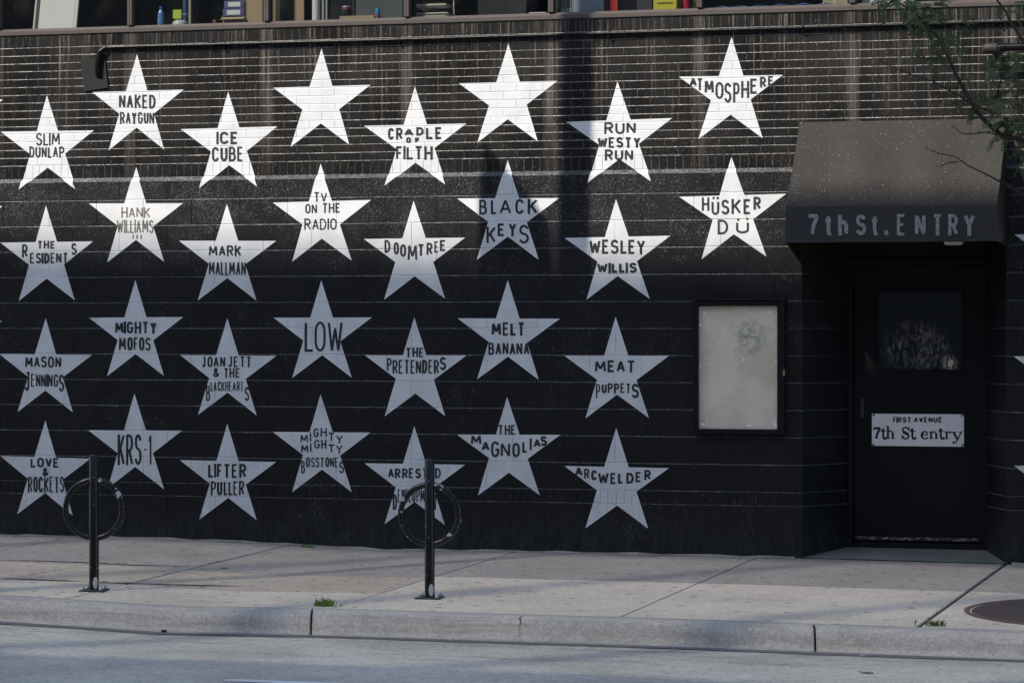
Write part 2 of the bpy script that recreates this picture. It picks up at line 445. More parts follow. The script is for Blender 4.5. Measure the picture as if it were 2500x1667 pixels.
# stroke alphabet, unit box
def arc(cx, cy, rx, ry, a0, a1, n=7):
    return [(cx+rx*math.cos(R(a0+(a1-a0)*i/n)), cy+ry*math.sin(R(a0+(a1-a0)*i/n))) for i in range(n+1)]
G = {
 'A': [[(0, 0), (.5, 1), (1, 0)], [(.2, .32), (.8, .32)]],
 'B': [[(0, 0), (0, 1)], [(0, 1), (.5, 1)]+arc(.5, .765, .38, .235, 90, -90, 6)+[(0, .53)], [(.5, .53)]+arc(.55, .265, .45, .265, 90, -90, 6)+[(0, 0)]],
 'C': [[(1, .78)]+arc(.5, .72, .48, .28, 30, 180, 5)+arc(.5, .28, .48, .28, 180, 330, 5)+[(1, .22)]],
 'D': [[(0, 0), (0, 1)], [(0, 1), (.4, 1)]+arc(.4, .5, .6, .5, 90, -90, 9)+[(0, 0)]],
 'E': [[(1, 1), (0, 1), (0, 0), (1, 0)], [(0, .52), (.8, .52)]],
 'F': [[(1, 1), (0, 1), (0, 0)], [(0, .5), (.8, .5)]],
 'G': [[(.96, .8)]+arc(.5, .72, .48, .28, 30, 180, 5)+arc(.5, .28, .48, .28, 180, 350, 6)+[(1, .46), (.55, .46)]],
 'H': [[(0, 0), (0, 1)], [(1, 0), (1, 1)], [(0, .5), (1, .5)]],
 'I': [[(.5, 0), (.5, 1)]],
 'J': [[(.25, 1), (1, 1)], [(.7, 1), (.7, .25)]+arc(.36, .22, .34, .22, 0, -170, 6)],
 'K': [[(0, 0), (0, 1)], [(1, 1), (.05, .4)], [(.3, .57), (1, 0)]],
 'L': [[(0, 1), (0, 0), (1, 0)]],
 'M': [[(0, 0), (.08, 1), (.5, .25), (.92, 1), (1, 0)]],
 'N': [[(0, 0), (0, 1), (1, 0), (1, 1)]],
 'O': [arc(.5, .68, .5, .32, 0, 180, 8)+arc(.5, .32, .5, .32, 180, 360, 8)+[(1, .68)]],
 'P': [[(0, 0), (0, 1)], [(0, 1), (.5, 1)]+arc(.5, .73, .5, .27, 90, -90, 7)+[(0, .46)]],
 'R': [[(0, 0), (0, 1)], [(0, 1), (.5, 1)]+arc(.5, .74, .46, .26, 90, -90, 7)+[(0, .48)], [(.42, .48), (1, 0)]],
 'S': [[(.95, .82)]+arc(.5, .76, .45, .24, 30, 270, 8)+arc(.5, .26, .48, .26, 90, -150, 8)+[(.02, .18)]],
 'T': [[(0, 1), (1, 1)], [(.5, 1), (.5, 0)]],
 'U': [[(0, 1), (0, .3)]+arc(.5, .3, .5, .3, 180, 360, 8)+[(1, 1)]],
 'V': [[(0, 1), (.5, 0), (1, 1)]],
 'W': [[(0, 1), (.25, 0), (.5, .8), (.75, 0), (1, 1)]],
 'Y': [[(0, 1), (.5, .47), (1, 1)], [(.5, .5), (.5, 0)]],
 '&': [[(1, .02), (.2, .7)]+arc(.42, .8, .22, .2, 180, 0, 6)+[(.5, .55), (.12, .35)]+arc(.4, .22, .36, .22, 160, 300, 5)+[(.8, .15), (1, .42)]],
 '1': [[(.1, .8), (.6, 1), (.6, 0)]], '-': [[(0, .5), (1, .5)]], '.': [[(.5, 0), (.5, .14)]],
 '7': [[(0, 1), (1, 1), (.55, .45), (.4, 0)]],
 't': [[(.5, 1), (.5, .2), (.65, 0), (1, 0)], [(0, .75), (1, .75)]],
 'h': [[(0, 0), (0, 1)], [(0, .5), (.3, .68), (.7, .68), (1, .5), (1, 0)]],
}
WID = {'I': .16, 'M': 1.28, 'W': 1.35, 'L': .85, 'E': .85, 'F': .8, 'J': .85, '-': .5, '1': .6, ' ': .5}
def ribbon(pts, w):
    """convex quads of a brush stroke in pixel space"""
    q = [pts[0]]
    for p in pts[1:]:
        if math.hypot(p[0]-q[-1][0], p[1]-q[-1][1]) > 1e-4: q.append(p)
    for i in range(1, len(q)-1):          # a sharp turn is two brush strokes, not one bent one
        ax_, ay_, bx_2, by_2 = q[i][0]-q[i-1][0], q[i][1]-q[i-1][1], q[i+1][0]-q[i][0], q[i+1][1]-q[i][1]
        if (ax_*bx_2+ay_*by_2) < -.15*math.hypot(ax_, ay_)*math.hypot(bx_2, by_2): return ribbon(q[:i+1], w)+ribbon(q[i:], w)
    closed = math.hypot(q[0][0]-q[-1][0], q[0][1]-q[-1][1]) < 1e-3 and len(q) > 3
    if closed: q = q[:-1]
    k = len(q); L, Rr = [], []
    if k < 2: return []
    def dirn(a, b):
        dx, dy = b[0]-a[0], b[1]-a[1]; l = math.hypot(dx, dy) or 1; return dx/l, dy/l
    for i in range(k):
        if closed or 0 < i < k-1:
            d0 = dirn(q[i-1], q[i]); d1 = dirn(q[i], q[(i+1) % k])
        elif i == 0: d0 = d1 = dirn(q[0], q[1])
        else: d0 = d1 = dirn(q[-2], q[-1])
        nx, ny = -(d0[1]+d1[1]), d0[0]+d1[0]; l = math.hypot(nx, ny)
        if l < 1e-3: nx, ny, l = -d1[1], d1[0], 1
        nx, ny = nx/l, ny/l
        m = max(.5, nx*-d1[1]+ny*d1[0]); h = w/2/m
        L.append((q[i][0]+nx*h, q[i][1]+ny*h)); Rr.append((q[i][0]-nx*h, q[i][1]-ny*h))
    out = []
    for i in range(k if closed else k-1):
        j = (i+1) % k
        out.append([L[i], L[j], Rr[j]]); out.append([L[i], Rr[j], Rr[i]])
    return out
def glyph_quads(ch, x0, x1, y0, y1, sw):
    """x0..x1, y0 (top) .. y1 (bottom) in pixels"""
    if ch not in 'I.': sw = min(sw, (x1-x0)*(.27 if ch in 'MW' else .33 if ch in 'ABGRSEPHTNK&' else .40))
    e = sw*.5
    if ch in 'I.': X = lambda u: (x0+x1)/2
    else: X = lambda u: x0+e+(x1-x0-2*e)*u
    out = []
    for st in G[ch]:
        pts = []
        for (u, v) in st:
            yy = y1-e-(y1-y0-2*e)*v
            if len(st) == 2 and st[0][0] == st[1][0]:        # lone stems run the full height
                yy = y1-(y1-y0)*v if v in (0, 1) else yy
            pts.append((X(u), yy))
        out.append(ribbon(pts, sw))
    return out
def word_boxes(txt, x0, x1, y0, y1):
    ws = [WID.get(c, 1.0) for c in txt]; gap = .17
    tot = sum(ws)+sum(gap if c not in 'LF' else gap*.45 for c in txt[:-1]); u = (x1-x0)/tot; x = x0; out = []
    for c, wv in zip(txt, ws):
        if c != ' ': out.append((c, x, x+wv*u, y0, y1))
        x += (wv+(gap if c not in 'LF' else gap*.45))*u
    return out
T_ = lambda reg, *L: (reg, L)
# star: five outer tips (top, left, right, bottom left, bottom right), words, brush width (zoomed px), faded
STARS = [
 (('A', [(375, 760), (5, 1050), (750, 1040), (148, 1513), (598, 1508)]), [('A', 'SLIM', 285, 478, 1058, 1160), ('A', 'DUNLAP', 235, 513, 1168, 1258)], 13),
 (('A', [(1093, 432), (735, 735), (1465, 715), (865, 1200), (1310, 1193)]), [('A', 'NAKED', 948, 1243, 755, 865), ('A', 'RAYGUN', 958, 1232, 893, 988)], 17),
 (('A', [(1820, 732), (1442, 1030), (2213, 1008), (1588, 1500), (2050, 1487)]), [('A', 'ICE', 1730, 1900, 1050, 1150), ('A', 'CUBE', 1690, 1940, 1170, 1288)], 18),
 (('B', [(605, 388), (220, 700), (996, 677), (358, 1172), (828, 1155)]), [], 0),
 (('B', [(1350, 690), (943, 1003), (1760, 985), (1107, 1480), (1590, 1470)]),
  [('B', 'C', 1135, 1185, 1020, 1115), ('B', 'R', 1200, 1255, 1020, 1115), ('B', 'A', 1262, 1340, 1022, 1085), ('B', 'D', 1360, 1420, 1015, 1083), ('B', 'L', 1437, 1498, 1012, 1110), ('B', 'E', 1512, 1568, 1012, 1110),
   ('B', 'O', 1280, 1320, 1095, 1143), ('B', 'F', 1350, 1392, 1098, 1143), ('B', 'FILTH', 1200, 1493, 1165, 1272)], 19),
 (('B', [(2095, 350), (1700, 665), (2488, 645), (1847, 1138), (2330, 1128)]), [], 0),
 (('C', [(1005, 650), (597, 972), (1440, 942), (765, 1458), (1272, 1447)]), [('C', 'RUN', 900, 1150, 972, 1068), ('C', 'WESTY', 845, 1190, 1092, 1178), ('C', 'RUN', 905, 1130, 1192, 1282)], 19),
 (('C', [(1915, 297), (1495, 612), (2325, 598), (1650, 1110), (2163, 1103)]),
  [('C', c, a, b, d, e) for c, a, b, d, e in (('A', 1580, 1640, 615, 690), ('T', 1635, 1688, 622, 718), ('M', 1700, 1775, 637, 748), ('O', 1785, 1850, 655, 790), ('S', 1855, 1915, 660, 818), ('P', 1928, 1980, 660, 818), ('H', 1990, 2055, 648, 782), ('E', 2065, 2125, 625, 745), ('R', 2143, 2192, 612, 698), ('E', 2205, 2252, 605, 680))], 19),
 (('E', [(1087, 25), (710, 315), (1460, 313), (855, 785), (1310, 780)]), [('E', 'HANK', 968, 1200, 345, 428), ('E', 'WILLIAMS', 933, 1228, 445, 550), ('E', 'I', 1058, 1070, 563, 597), ('E', 'I', 1089, 1101, 563, 597), ('E', 'I', 1120, 1132, 563, 597)], -11),
 (('E', [(367, 333), (3, 627), (742, 617), (150, 1092), (598, 1087)]), [('E', 'THE', 297, 440, 612, 675), ('E', 'R', 175, 222, 640, 745), ('E', 'ESIDENT', 240, 543, 708, 793), ('E', 'S', 567, 613, 630, 725)], 17),
 (('E', [(1810, 318), (1428, 612), (2203, 613), (1578, 1088), (2045, 1088)]), [('E', 'MARK', 1665, 1927, 650, 737), ('E', 'MALLMAN', 1665, 1962, 778, 887)], 15),
 (('F', [(598, -2), (215, 308), (1000, 287), (370, 780), (845, 770)]), [('F', 'TV', 540, 650, 225, 303), ('F', 'ON', 475, 568, 318, 395), ('F', 'THE', 610, 755, 312, 390), ('F', 'RADIO', 467, 725, 435, 525)], 12),
 (('F', [(1340, 293), (943, 598), (1750, 587), (1103, 1083), (1590, 1073)]),
  [('F', c, a, b, d, e) for c, a, b, d, e in (('D', 1107, 1155, 608, 708), ('O', 1180, 1222, 625, 723), ('O', 1232, 1280, 640, 740), ('M', 1290, 1368, 643, 773), ('T', 1370, 1428, 640, 733), ('R', 1443, 1492, 628, 725), ('E', 1505, 1540, 615, 705), ('E', 1548, 1598, 605, 695))], 17),
 (('F', [(2090, -29), (1685, 275), (2500, 272), (1843, 765), (2338, 765)]),
  [('F', c, a, b, d, e) for c, a, b, d, e in (('B', 1862, 1925, 283, 403), ('L', 1955, 2005, 280, 400), ('A', 2025, 2118, 283, 400), ('C', 2150, 2220, 280, 400), ('K', 2250, 2330, 280, 402), ('K', 1922, 1997, 498, 628), ('E', 2010, 2068, 475, 577), ('Y', 2097, 2158, 472, 578), ('S', 2178, 2260, 483, 635))], 18),
 (('G', [(993, 280), (582, 590), (1427, 572), (757, 1083), (1262, 1075)]), [('G', 'WESLEY', 778, 1227, 603, 718), ('G', 'WILLIS', 843, 1160, 787, 870)], 20),
 (('G', [(1913, -57), (1497, 262), (2350, 238), (1675, 760), (2193, 738)]),
  [('G', c, a, b, d, e) for c, a, b, d, e in (('H', 1677, 1738, 268, 375), ('U', 1755, 1818, 295, 408), ('.', 1762, 1780, 200, 281), ('.', 1796, 1814, 200, 281), ('S', 1833, 1900, 285, 405), ('K', 1915, 1992, 280, 400), ('E', 2010, 2070, 280, 400), ('R', 2090, 2150, 262, 365), ('D', 1803, 1887, 445, 563), ('U', 1950, 2053, 460, 555), ('.', 1958, 1978, 370, 452), ('.', 2030, 2050, 370, 450))], 18),
 (('I', [(365, 52), (-5, 338), (735, 345), (140, 800), (582, 803)]), [('I', 'MASON', 200, 490, 357, 447), ('I', 'J', 195, 245, 483, 635), ('I', 'ENNING', 248, 465, 497, 600), ('I', 'S', 468, 515, 500, 637)], 15),
 (('E', [(1080, 925), (710, 1225), (1462, 1220), (855, 1691), (1308, 1689)]), [('I', 'MIGHTY', 917, 1250, 80, 175), ('I', 'MOFOS', 950, 1205, 205, 312)], 20),
 (('I', [(1814, 53), (1438, 347), (2205, 352), (1580, 823), (2047, 828)]), [('I', 'JOAN', 1612, 1797, 357, 443), ('I', 'JETT', 1820, 2007, 357, 443), ('I', '&', 1700, 1750, 450, 525), ('I', 'THE', 1783, 1915, 450, 527), ('I', 'B', 1645, 1678, 590, 713), ('I', 'LACKHEART', 1680, 1945, 558, 635), ('I', 'S', 1950, 1988, 600, 713)], 14),
 (('F', [(603, 928), (222, 1225), (1005, 1223), (370, 1706), (845, 1703)]), [('J', 'LOW', 468, 775, 80, 320)], 20),
 (('J', [(1345, 45), (950, 348), (1760, 350), (1108, 835), (1592, 833)]), [('J', 'THE', 1275, 1423, 287, 365), ('J', 'P', 1125, 1165, 370, 470), ('J', 'RETENDER', 1170, 1543, 385, 495), ('J', 'S', 1547, 1600, 360, 468)], 17),
 (('F', [(2090, 927), (1690, 1230), (2507, 1233), (1845, 1716), (2338, 1721)]), [('J', 'MELT', 1960, 2228, 85, 192), ('J', 'BANANA', 1935, 2263, 245, 345)], 22),
 (('K', [(990, 43), (582, 352), (1417, 352), (750, 850), (1255, 848)]), [('K', 'MEAT', 823, 1150, 388, 485), ('K', 'P', 832, 868, 575, 690), ('K', 'UPPET', 880, 1112, 572, 650), ('K', 'S', 1115, 1177, 573, 690)], 18),
 (('I', [(362, 868), (3, 1150), (722, 1172), (137, 1615), (582, 1627)]), [('I', 'LOVE', 245, 473, 1165, 1243), ('I', '&', 340, 390, 1245, 1315), ('I', 'ROCKETS', 222, 515, 1315, 1440)], 17),
 (('I', [(1073, 652), (705, 945), (1453, 948), (862, 1405), (1310, 1417)]), [('I', 'KRS-1', 938, 1217, 978, 1223)], 20),
 (('I', [(1813, 895), (1435, 1183), (2203, 1198), (1590, 1657), (2048, 1662)]), [('I', 'LIFTER', 1660, 1967, 1213, 1325), ('I', 'PULLER', 1683, 1950, 1350, 1463)], 19),
 (('J', [(597, 660), (215, 958), (997, 962), (370, 1440), (847, 1440)]),
  [('J', c, a, b, d, e) for c, a, b, d, e in (('M', 435, 497, 978, 1047), ('I', 510, 524, 965, 1035), ('G', 540, 582, 928, 1000), ('H', 597, 647, 928, 997), ('T', 655, 710, 965, 1030), ('Y', 718, 775, 983, 1050),
   ('M', 440, 500, 1058, 1127), ('I', 511, 525, 1050, 1118), ('G', 547, 592, 1022, 1093), ('H', 603, 645, 1022, 1090), ('T', 655, 712, 1058, 1122), ('Y', 720, 775, 1063, 1133), ('B', 442, 473, 1187, 1287))]
  + [('J', 'OSSTONE', 482, 737, 1160, 1240), ('J', 'S', 742, 785, 1195, 1290)], 12),
 (('J', [(1345, 913), (947, 1208), (1750, 1220), (1107, 1693), (1588, 1700)]), [('J', 'ARRESTED', 1135, 1558, 1248, 1328), ('N', 'D', 1172, 1207, 60, 185), ('N', 'EVELOPMEN', 1212, 1490, 20, 125), ('N', 'T', 1497, 1530, 60, 185)], 15),
 (('J', [(2085, 680), (1685, 980), (2510, 982), (1852, 1465), (2345, 1463)]), [('J', 'THE', 2013, 2155, 903, 980)]
  + [('J', c, a, b, d, e) for c, a, b, d, e in (('M', 1797, 1882, 982, 1063), ('A', 1880, 1947, 1033, 1112), ('G', 1955, 2023, 1033, 1160), ('N', 2035, 2110, 1045, 1160), ('O', 2128, 2188, 1045, 1160), ('L', 2205, 2250, 1030, 1125), ('I', 2264, 2282, 1010, 1105), ('A', 2295, 2355, 1010, 1083), ('S', 2350, 2405, 990, 1070))], 18),
 (('K', [(995, 927), (582, 1230), (1415, 1247), (748, 1728), (1250, 1730)]),
  [('K', c, a, b, d, e) for c, a, b, d, e in (('A', 663, 728, 1235, 1313), ('R', 740, 783, 1252, 1332), ('C', 795, 845, 1262, 1343), ('W', 850, 937, 1278, 1373), ('E', 950, 998, 1283, 1373), ('L', 1010, 1055, 1283, 1373), ('D', 1075, 1135, 1283, 1370), ('E', 1150, 1198, 1275, 1358), ('R', 1218, 1273, 1260, 1342))], 19),
]
def side_star(cx, tx, ty):     # neighbours mostly out of the picture: tips from the one arm that shows
    s = 1 if cx > 1250 else -1
    W_ = 258 if s > 0 else 226; hgt = W_*1.0
    mid = tx+s*W_/2
    pts = [(mid, ty-hgt*.4), (min(tx, tx+s*W_), ty), (max(tx, tx+s*W_), ty), (mid-W_*.31, ty+hgt*.62), (mid+W_*.31, ty+hgt*.62)]
    return ('A', [(p[0]/ZM, p[1]/ZM) for p in pts])
for a in ((2600, 2477, 572), (2600, 2475, 869), (2600, 2476, 1136), (-100, 7, 243), (-100, 6, 503), (-100, 5, 783)):
    STARS.append((side_star(*a), [], 0))
def isect(p, q, r, s):
    d = (p[0]-q[0])*(r[1]-s[1])-(p[1]-q[1])*(r[0]-s[0])
    a = p[0]*q[1]-p[1]*q[0]; b = r[0]*s[1]-r[1]*s[0]
    return ((a*(r[0]-s[0])-(p[0]-q[0])*b)/d, (a*(r[1]-s[1])-(p[1]-q[1])*b)/d)
def wall_xz(px, py):
    p = on_y(px, py, 0.0)
    if p.z < 2.86: p = on_y(px, py, YB)
    return (p.x, p.z)
for si, ((reg, tips), words, sw) in enumerate(STARS):
    T, Lf, Rt, BL, BR = [wall_xz(*zp(reg, *t)) for t in tips]
    i1 = isect(T, BL, Lf, Rt); i2 = isect(T, BR, Lf, Rt); i3 = isect(Lf, BR, T, BL); i4 = isect(Rt, BL, T, BR); i5 = isect(Lf, BR, Rt, BL)
    mb = MB()
    for tri in ((T, i1, i2), (Lf, i3, i1), (Rt, i2, i4), (BL, i5, i3), (BR, i4, i5), (i1, i3, i5, i4, i2)):
        drape(mb, list(tri), .0011)
    star = mb.build('painted_star', M['star'], club)
    if words:
        k = 0; merged = []
        for wd in words:             # letters written one by one join up into their word again
            for g_ in merged:
                if any(w_[0] == wd[0] and min(w_[5], wd[5])-max(w_[4], wd[4]) > .2*min(w_[5]-w_[4], wd[5]-wd[4]) and min(len(w_[1]), len(wd[1])) == 1 for w_ in g_): g_.append(wd); break
            else: merged.append([wd])
        for wd_ in merged:
          lm = MB()
          for (rg, txt, x0, x1, y0, y1) in wd_:
              boxes = [(txt, x0, x1, y0, y1)] if len(txt) == 1 else word_boxes(txt, x0, x1, y0, y1)
              for (c, a, b, t0, b0) in boxes:
                  jx, jy = random.uniform(-1.5, 1.5), random.uniform(-2, 2)
                  sww = abs(sw)*random.uniform(.93, 1.08)*(1.0)
                  for stroke in glyph_quads(c, a+jx, b+jx, t0+jy, b0+jy, sww):
                      for n_, quad in enumerate(stroke):
                          if n_ % 2 == 0: k += 1
                          drape(lm, [wall_xz(*zp(rg, *p)) for p in quad], .0021+.00002*(k % 48))
          lm.build('lettering', M['ink2'] if sw < 0 else M['ink'], star)

# ------------------------------------------------------------------ building body
mb = MB()
mb.box(XL, XR, .02, .5, 5.42, 9.0)                         # wall above the windows
mb.build('upper_wall', M['brick'], club)
mb = MB(); mb.box(XL, XR, .02, 14, 9.002, 9.25, .01); mb.build('roof', M['dark_joint'], club)
mb = MB()
mb.box(XL, XL+.2, .504, 13.8, -.3, 9.0); mb.box(XR-.2, XR, .504, 13.8, -.3, 9.0); mb.box(XL, XR, 13.8, 14, -.3, 9.0)
mb.build('side_wall', M['block'], club)

# windows in a long band, each bay a frame and a pane
def glass_mat(name, tint=(.72, .75, .75), rough=.02, fac=1.0):
    t = NT(name); t.t.nodes.remove(t.b)
    tr = t.n('ShaderNodeBsdfTransparent'); tr.inputs[0].default_value = (*tint, 1)
    gl = t.n('ShaderNodeBsdfGlossy'); gl.inputs['Roughness'].default_value = rough
    lw = t.n('ShaderNodeLayerWeight'); lw.inputs[0].default_value = .5
    fr = t.math('MULTIPLY_ADD', t.math('POWER', lw.outputs['Facing'], 5.0), .9, .05)
    mx = t.n('ShaderNodeMixShader'); t.lk(fr, mx.inputs[0]); t.lk(tr.outputs[0], mx.inputs[1]); t.lk(gl.outputs[0], mx.inputs[2])
    df = t.n('ShaderNodeBsdfDiffuse'); df.inputs[0].default_value = (.4, .4, .38, 1)
    mx2 = t.n('ShaderNodeMixShader')
    t.lk(t.step(t.noise(4, 5, .65), .45, .9, .0, .04), mx2.inputs[0]); t.lk(mx.outputs[0], mx2.inputs[1]); t.lk(df.outputs[0], mx2.inputs[2])
    t.lk(mx2.outputs[0], t.out.inputs[0]); return t.m
M['glass'] = glass_mat('window_glass')
for k in range(-8, 8):
    xa = MULL0+MULLP*k; xb = xa+MULLP
    if xb > XR or xa < XL: continue
    mb = MB(); e = .0205
    mb.box(xa-e+.021, xa+e, -.004, .085, Z_SILL+.055, 5.40, .003)
    mb.box(xb-e+.0, xb, -.004, .085, Z_SILL+.055, 5.40, .003)
    mb.box(xa+.0008, xb-.0008, -.004, .085, 5.352, 5.418, .003)
    # sloping bottom rail
    z0 = Z_SILL+.002
    pr = [(-.010, z0), (-.010, z0+.028), (.030, z0+.052), (.085, z0+.052), (.085, z0)]
    vs_ = [(xa+.0008, y, z) for y, z in pr]+[(xb-.0008, y, z) for y, z in pr]
    mb.add(vs_, [(0, 1, 6, 5), (1, 2, 7, 6), (2, 3, 8, 7), (3, 4, 9, 8), (4, 0, 5, 9), (4, 3, 2, 1, 0), (5, 6, 7, 8, 9)])
    wn = mb.build('window', M['frame'], club)
    mb = MB(); mb.poly([(xa+e, .045, z0+.05), (xb-e, .045, z0+.05), (xb-e, .045, 5.36), (xa+e, .045, 5.36)])
    mb.build('pane', M['glass'], wn)
M['room'] = simple('dim_room_paint', (.07, .075, .08), .9, .1)
M['shelf'] = simple('dark_shelf', (.06, .055, .05), .7, .2)
ZF = Z_SILL+.046
mb = MB(); mb.box(XL+.21, XR-.21, .088, .95, ZF-.04, ZF, .003); mb.build('window_shelf', M['shelf'], club)
mb = MB(); mb.box(XL+.21, XR-.21, 4.0, 4.1, 3.2, 5.4); mb.box(XL+.21, XR-.21, .52, 4.0, 5.44, 5.5); mb.box(XL+.21, XR-.21, .96, 4.0, 3.15, 3.25)
mb.build('room_interior', M['room'], club)

# doorway: splayed block reveals, ceiling, floor ramp, door
DY = .47
jl = on_y(2075, 1100, DY).x; jr = on_y(2406, 1100, DY).x
DZ0 = zw(3)+.065
def jamb(xa, xb):
    mb = MB(); Y0 = YB+.0065
    L_ = math.hypot(xb-xa, DY-Y0)
    dx, dy = (xb-xa)/L_, (DY-Y0)/L_
    nx, ny = (-dy, dx) if xa > 3 else (dy, -dx)          # out of the wall, into the doorway
    def xf(p):
        s, d, z = p
        return (xa+dx*s-nx*d, Y0+dy*s-ny*d, z)
    rows = [z for z in ZB if z < OPT+.2]+[.358, -.16]
    for i in range(len(rows)-1):
        cut = [0, L_*.37, L_] if i % 2 else [0, L_*.75, L_]
        if i == len(rows)-2: cut = [0, L_]
        if i == len(rows)-3: cut = [L_*j/8 for j in range(9)]
        for a, b in zip(cut, cut[1:]):
            cell(mb, a, b, rows[i+1], rows[i], 0, .004, .0045, .006, 2, .001, xf, False)
    return mb
jamb(OPL, jl).build('doorway_reveal', M['reveal'], club)
jamb(OPR, jr).build('doorway_reveal', M['reveal'], club)
mb = MB()
mb.add([(OPL-.3, 0, OPT), (OPR+.3, 0, OPT), (OPR+.3, DY+.3, OPT), (OPL-.3, DY+.3, OPT)], [(0, 1, 2, 3)])
mb.box(jl-.2, jr+.2, DY+.004, DY+.2, 2.19, OPT+.05)
mb.build('doorway_header', M['door2'], club)
def ramp_mat():
    t = NT('mossy_doorstep_concrete'); n = t.noise(3, 4); g = t.noise(120, 3)
    c = t.mix(t.step(n, .3, .7), (.12, .14, .125), (.20, .205, .19)); c = t.mix(t.math('MULTIPLY', g, .5), c, (.10, .12, .105))
    t.bump(t.noise(160, 3), .4, .004); return t.fin(c, .85, .3)
mb = MB(); nn = 8
for i in range(nn):
    t0, t1 = i/nn, (i+1)/nn
    P = lambda t, s: ((OPL+.0+(OPR-OPL)*s)*(1-t)+(jl-.08+(jr-jl+.16)*s)*t, YB+.004+(DY+.14-YB)*t, (zw(OPL+(OPR-OPL)*s)+.004)*(1-t)+(DZ0+.012)*t)
    for j in range(nn):
        mb.poly([P(t0, j/nn), P(t0, (j+1)/nn), P(t1, (j+1)/nn), P(t1, j/nn)])
mb.build('doorway_floor', ramp_mat(), club)
# door leaf with a sunk pane
dl = on_y(2083, 1100, DY-.02).x; dr = on_y(2404, 1100, DY-.02).x
DT = on_y(2240, 650, DY).z
pl, pr_ = on_y(2138, 800, DY).x, on_y(2350, 800, DY).x; pt, pb = on_y(2240, 709, DY).z, on_y(2240, 905, DY).z
mb = MB(); yd0, yd1 = DY+.02, DY+.07; bz = .045+DZ0
O_ = [(dl, bz), (dr, bz), (dr, DT), (dl, DT)]; I_ = [(pl, pb), (pr_, pb), (pr_, pt), (pl, pt)]
for i in range(4):
    j = (i+1) % 4
    mb.poly([(O_[i][0], yd0, O_[i][1]), (O_[j][0], yd0, O_[j][1]), (I_[j][0], yd0, I_[j][1]), (I_[i][0], yd0, I_[i][1])])
    mb.poly([(O_[i][0], yd0, O_[i][1]), (O_[i][0], yd1, O_[i][1]), (O_[j][0], yd1, O_[j][1]), (O_[j][0], yd0, O_[j][1])])
    mb.poly([(I_[i][0], yd0, I_[i][1]), (I_[j][0], yd0, I_[j][1]), (I_[j][0], yd1, I_[j][1]), (I_[i][0], yd1, I_[i][1])])
mb.poly([(x_, yd1, z_) for x_, z_ in O_][::-1])
b_ = .012
for (a, b, c, d) in ((pl-b_, pl+b_, pb-b_, pt+b_), (pr_-b_, pr_+b_, pb-b_, pt+b_), (pl+b_+.0005, pr_-b_-.0005, pb-b_, pb+b_), (pl+b_+.0005, pr_-b_-.0005, pt-b_, pt+b_)):
    mb.box(a, b, yd0-.008, yd0+.01, c, d, .002)
door = mb.build('door', M['door'], club)
def pane_mat():
    t = NT('painted_reflection_glass'); x, y, z = t.xyz()
    # dim street reflections painted into the colour of the lower pane
    cx, cz = (pl+pr_)/2-.02, pb+.17
    dx = t.math('DIVIDE', t.math('SUBTRACT', x, cx), .26); dz = t.math('DIVIDE', t.math('SUBTRACT', z, cz), .22)
    d = t.math('SQRT', t.math('ADD', t.math('MULTIPLY', dx, dx), t.math('MULTIPLY', dz, dz)))
    n = t.noise(1.0, 6, .65, t.scale((22, 1, 11)), 1.4)
    f = t.math('MULTIPLY', t.step(d, .55, 1.15, 1, 0), t.step(n, .44, .72))
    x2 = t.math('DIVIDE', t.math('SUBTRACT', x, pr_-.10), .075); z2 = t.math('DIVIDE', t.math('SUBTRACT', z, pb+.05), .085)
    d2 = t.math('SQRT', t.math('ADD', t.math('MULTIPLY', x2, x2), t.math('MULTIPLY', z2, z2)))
    f2 = t.math('MULTIPLY', t.step(d2, .2, 1.1, 1, 0), t.step(t.noise(1.0, 5, .7, t.scale((45, 1, 16)), 1.0), .45, .62))  # bright spot of reflected sun, painted into the colour
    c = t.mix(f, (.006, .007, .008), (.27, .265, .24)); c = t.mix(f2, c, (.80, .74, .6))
    return t.fin(c, .25, .4)
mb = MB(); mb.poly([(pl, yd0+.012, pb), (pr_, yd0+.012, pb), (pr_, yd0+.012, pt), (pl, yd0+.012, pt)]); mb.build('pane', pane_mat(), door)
def scuff_mat():
    t = NT('scuffed_door_sweep'); n = t.noise(1.0, 5, .75, t.scale((26, 1, 120)))
    return t.fin(t.mix(t.step(n, .52, .62), (.02, .02, .02), (.46, .47, .48)), .5, .4)
mb = MB(); mb.box(dl+.004, dr-.05, yd0-.010, yd0-.001, bz+.006, bz+.030, .002); mb.build('door_sweep', scuff_mat(), door)
hx = on_y(2104, 990, DY).x; hz0, hz1 = on_y(2104, 1018, DY).z, on_y(2104, 980, DY).z
mb = MB(); mb.box(hx-.012, hx+.016, yd0-.005, yd0-.0005, hz0, hz1+.02, .002); mb.box(hx+.010, hx+.017, yd0-.02, yd0-.004, hz0+.01, hz1+.01, .002); mb.build('handle', simple('worn_lock_metal', (.05, .05, .05), .45, .5, .3), door)
mb = MB()
mb.box(jl-.01, dl-.004, DY-.03, DY+.09, DZ0-.02, DT+.06, .003); mb.box(dr+.004, jr+.02, DY-.03, DY+.09, DZ0-.02, DT+.06, .003)
mb.box(dl-.0035, dr+.0035, DY-.03, DY+.09, DT+.006, DT+.0595, .003); mb.box(dl-.0035, dr+.0035, DY-.02, DY+.09, DZ0-.02, DZ0+.035, .004)
mb.build('door_frame', M['door2'], club)
mb = MB(); mb.box(jl-.6, jr+.6, DY+.21, DY+.25, -.3, 2.9); mb.build('lobby_wall', M['door2'], club)
mb = MB(); mb.box(jl-.35, jl-.012, DY-.0+.012, DY+.2, -.3, 2.6); mb.box(jr+.022, jr+.35, DY+.012, DY+.2, -.3, 2.6); mb.build('door_surround', M['door2'], club)

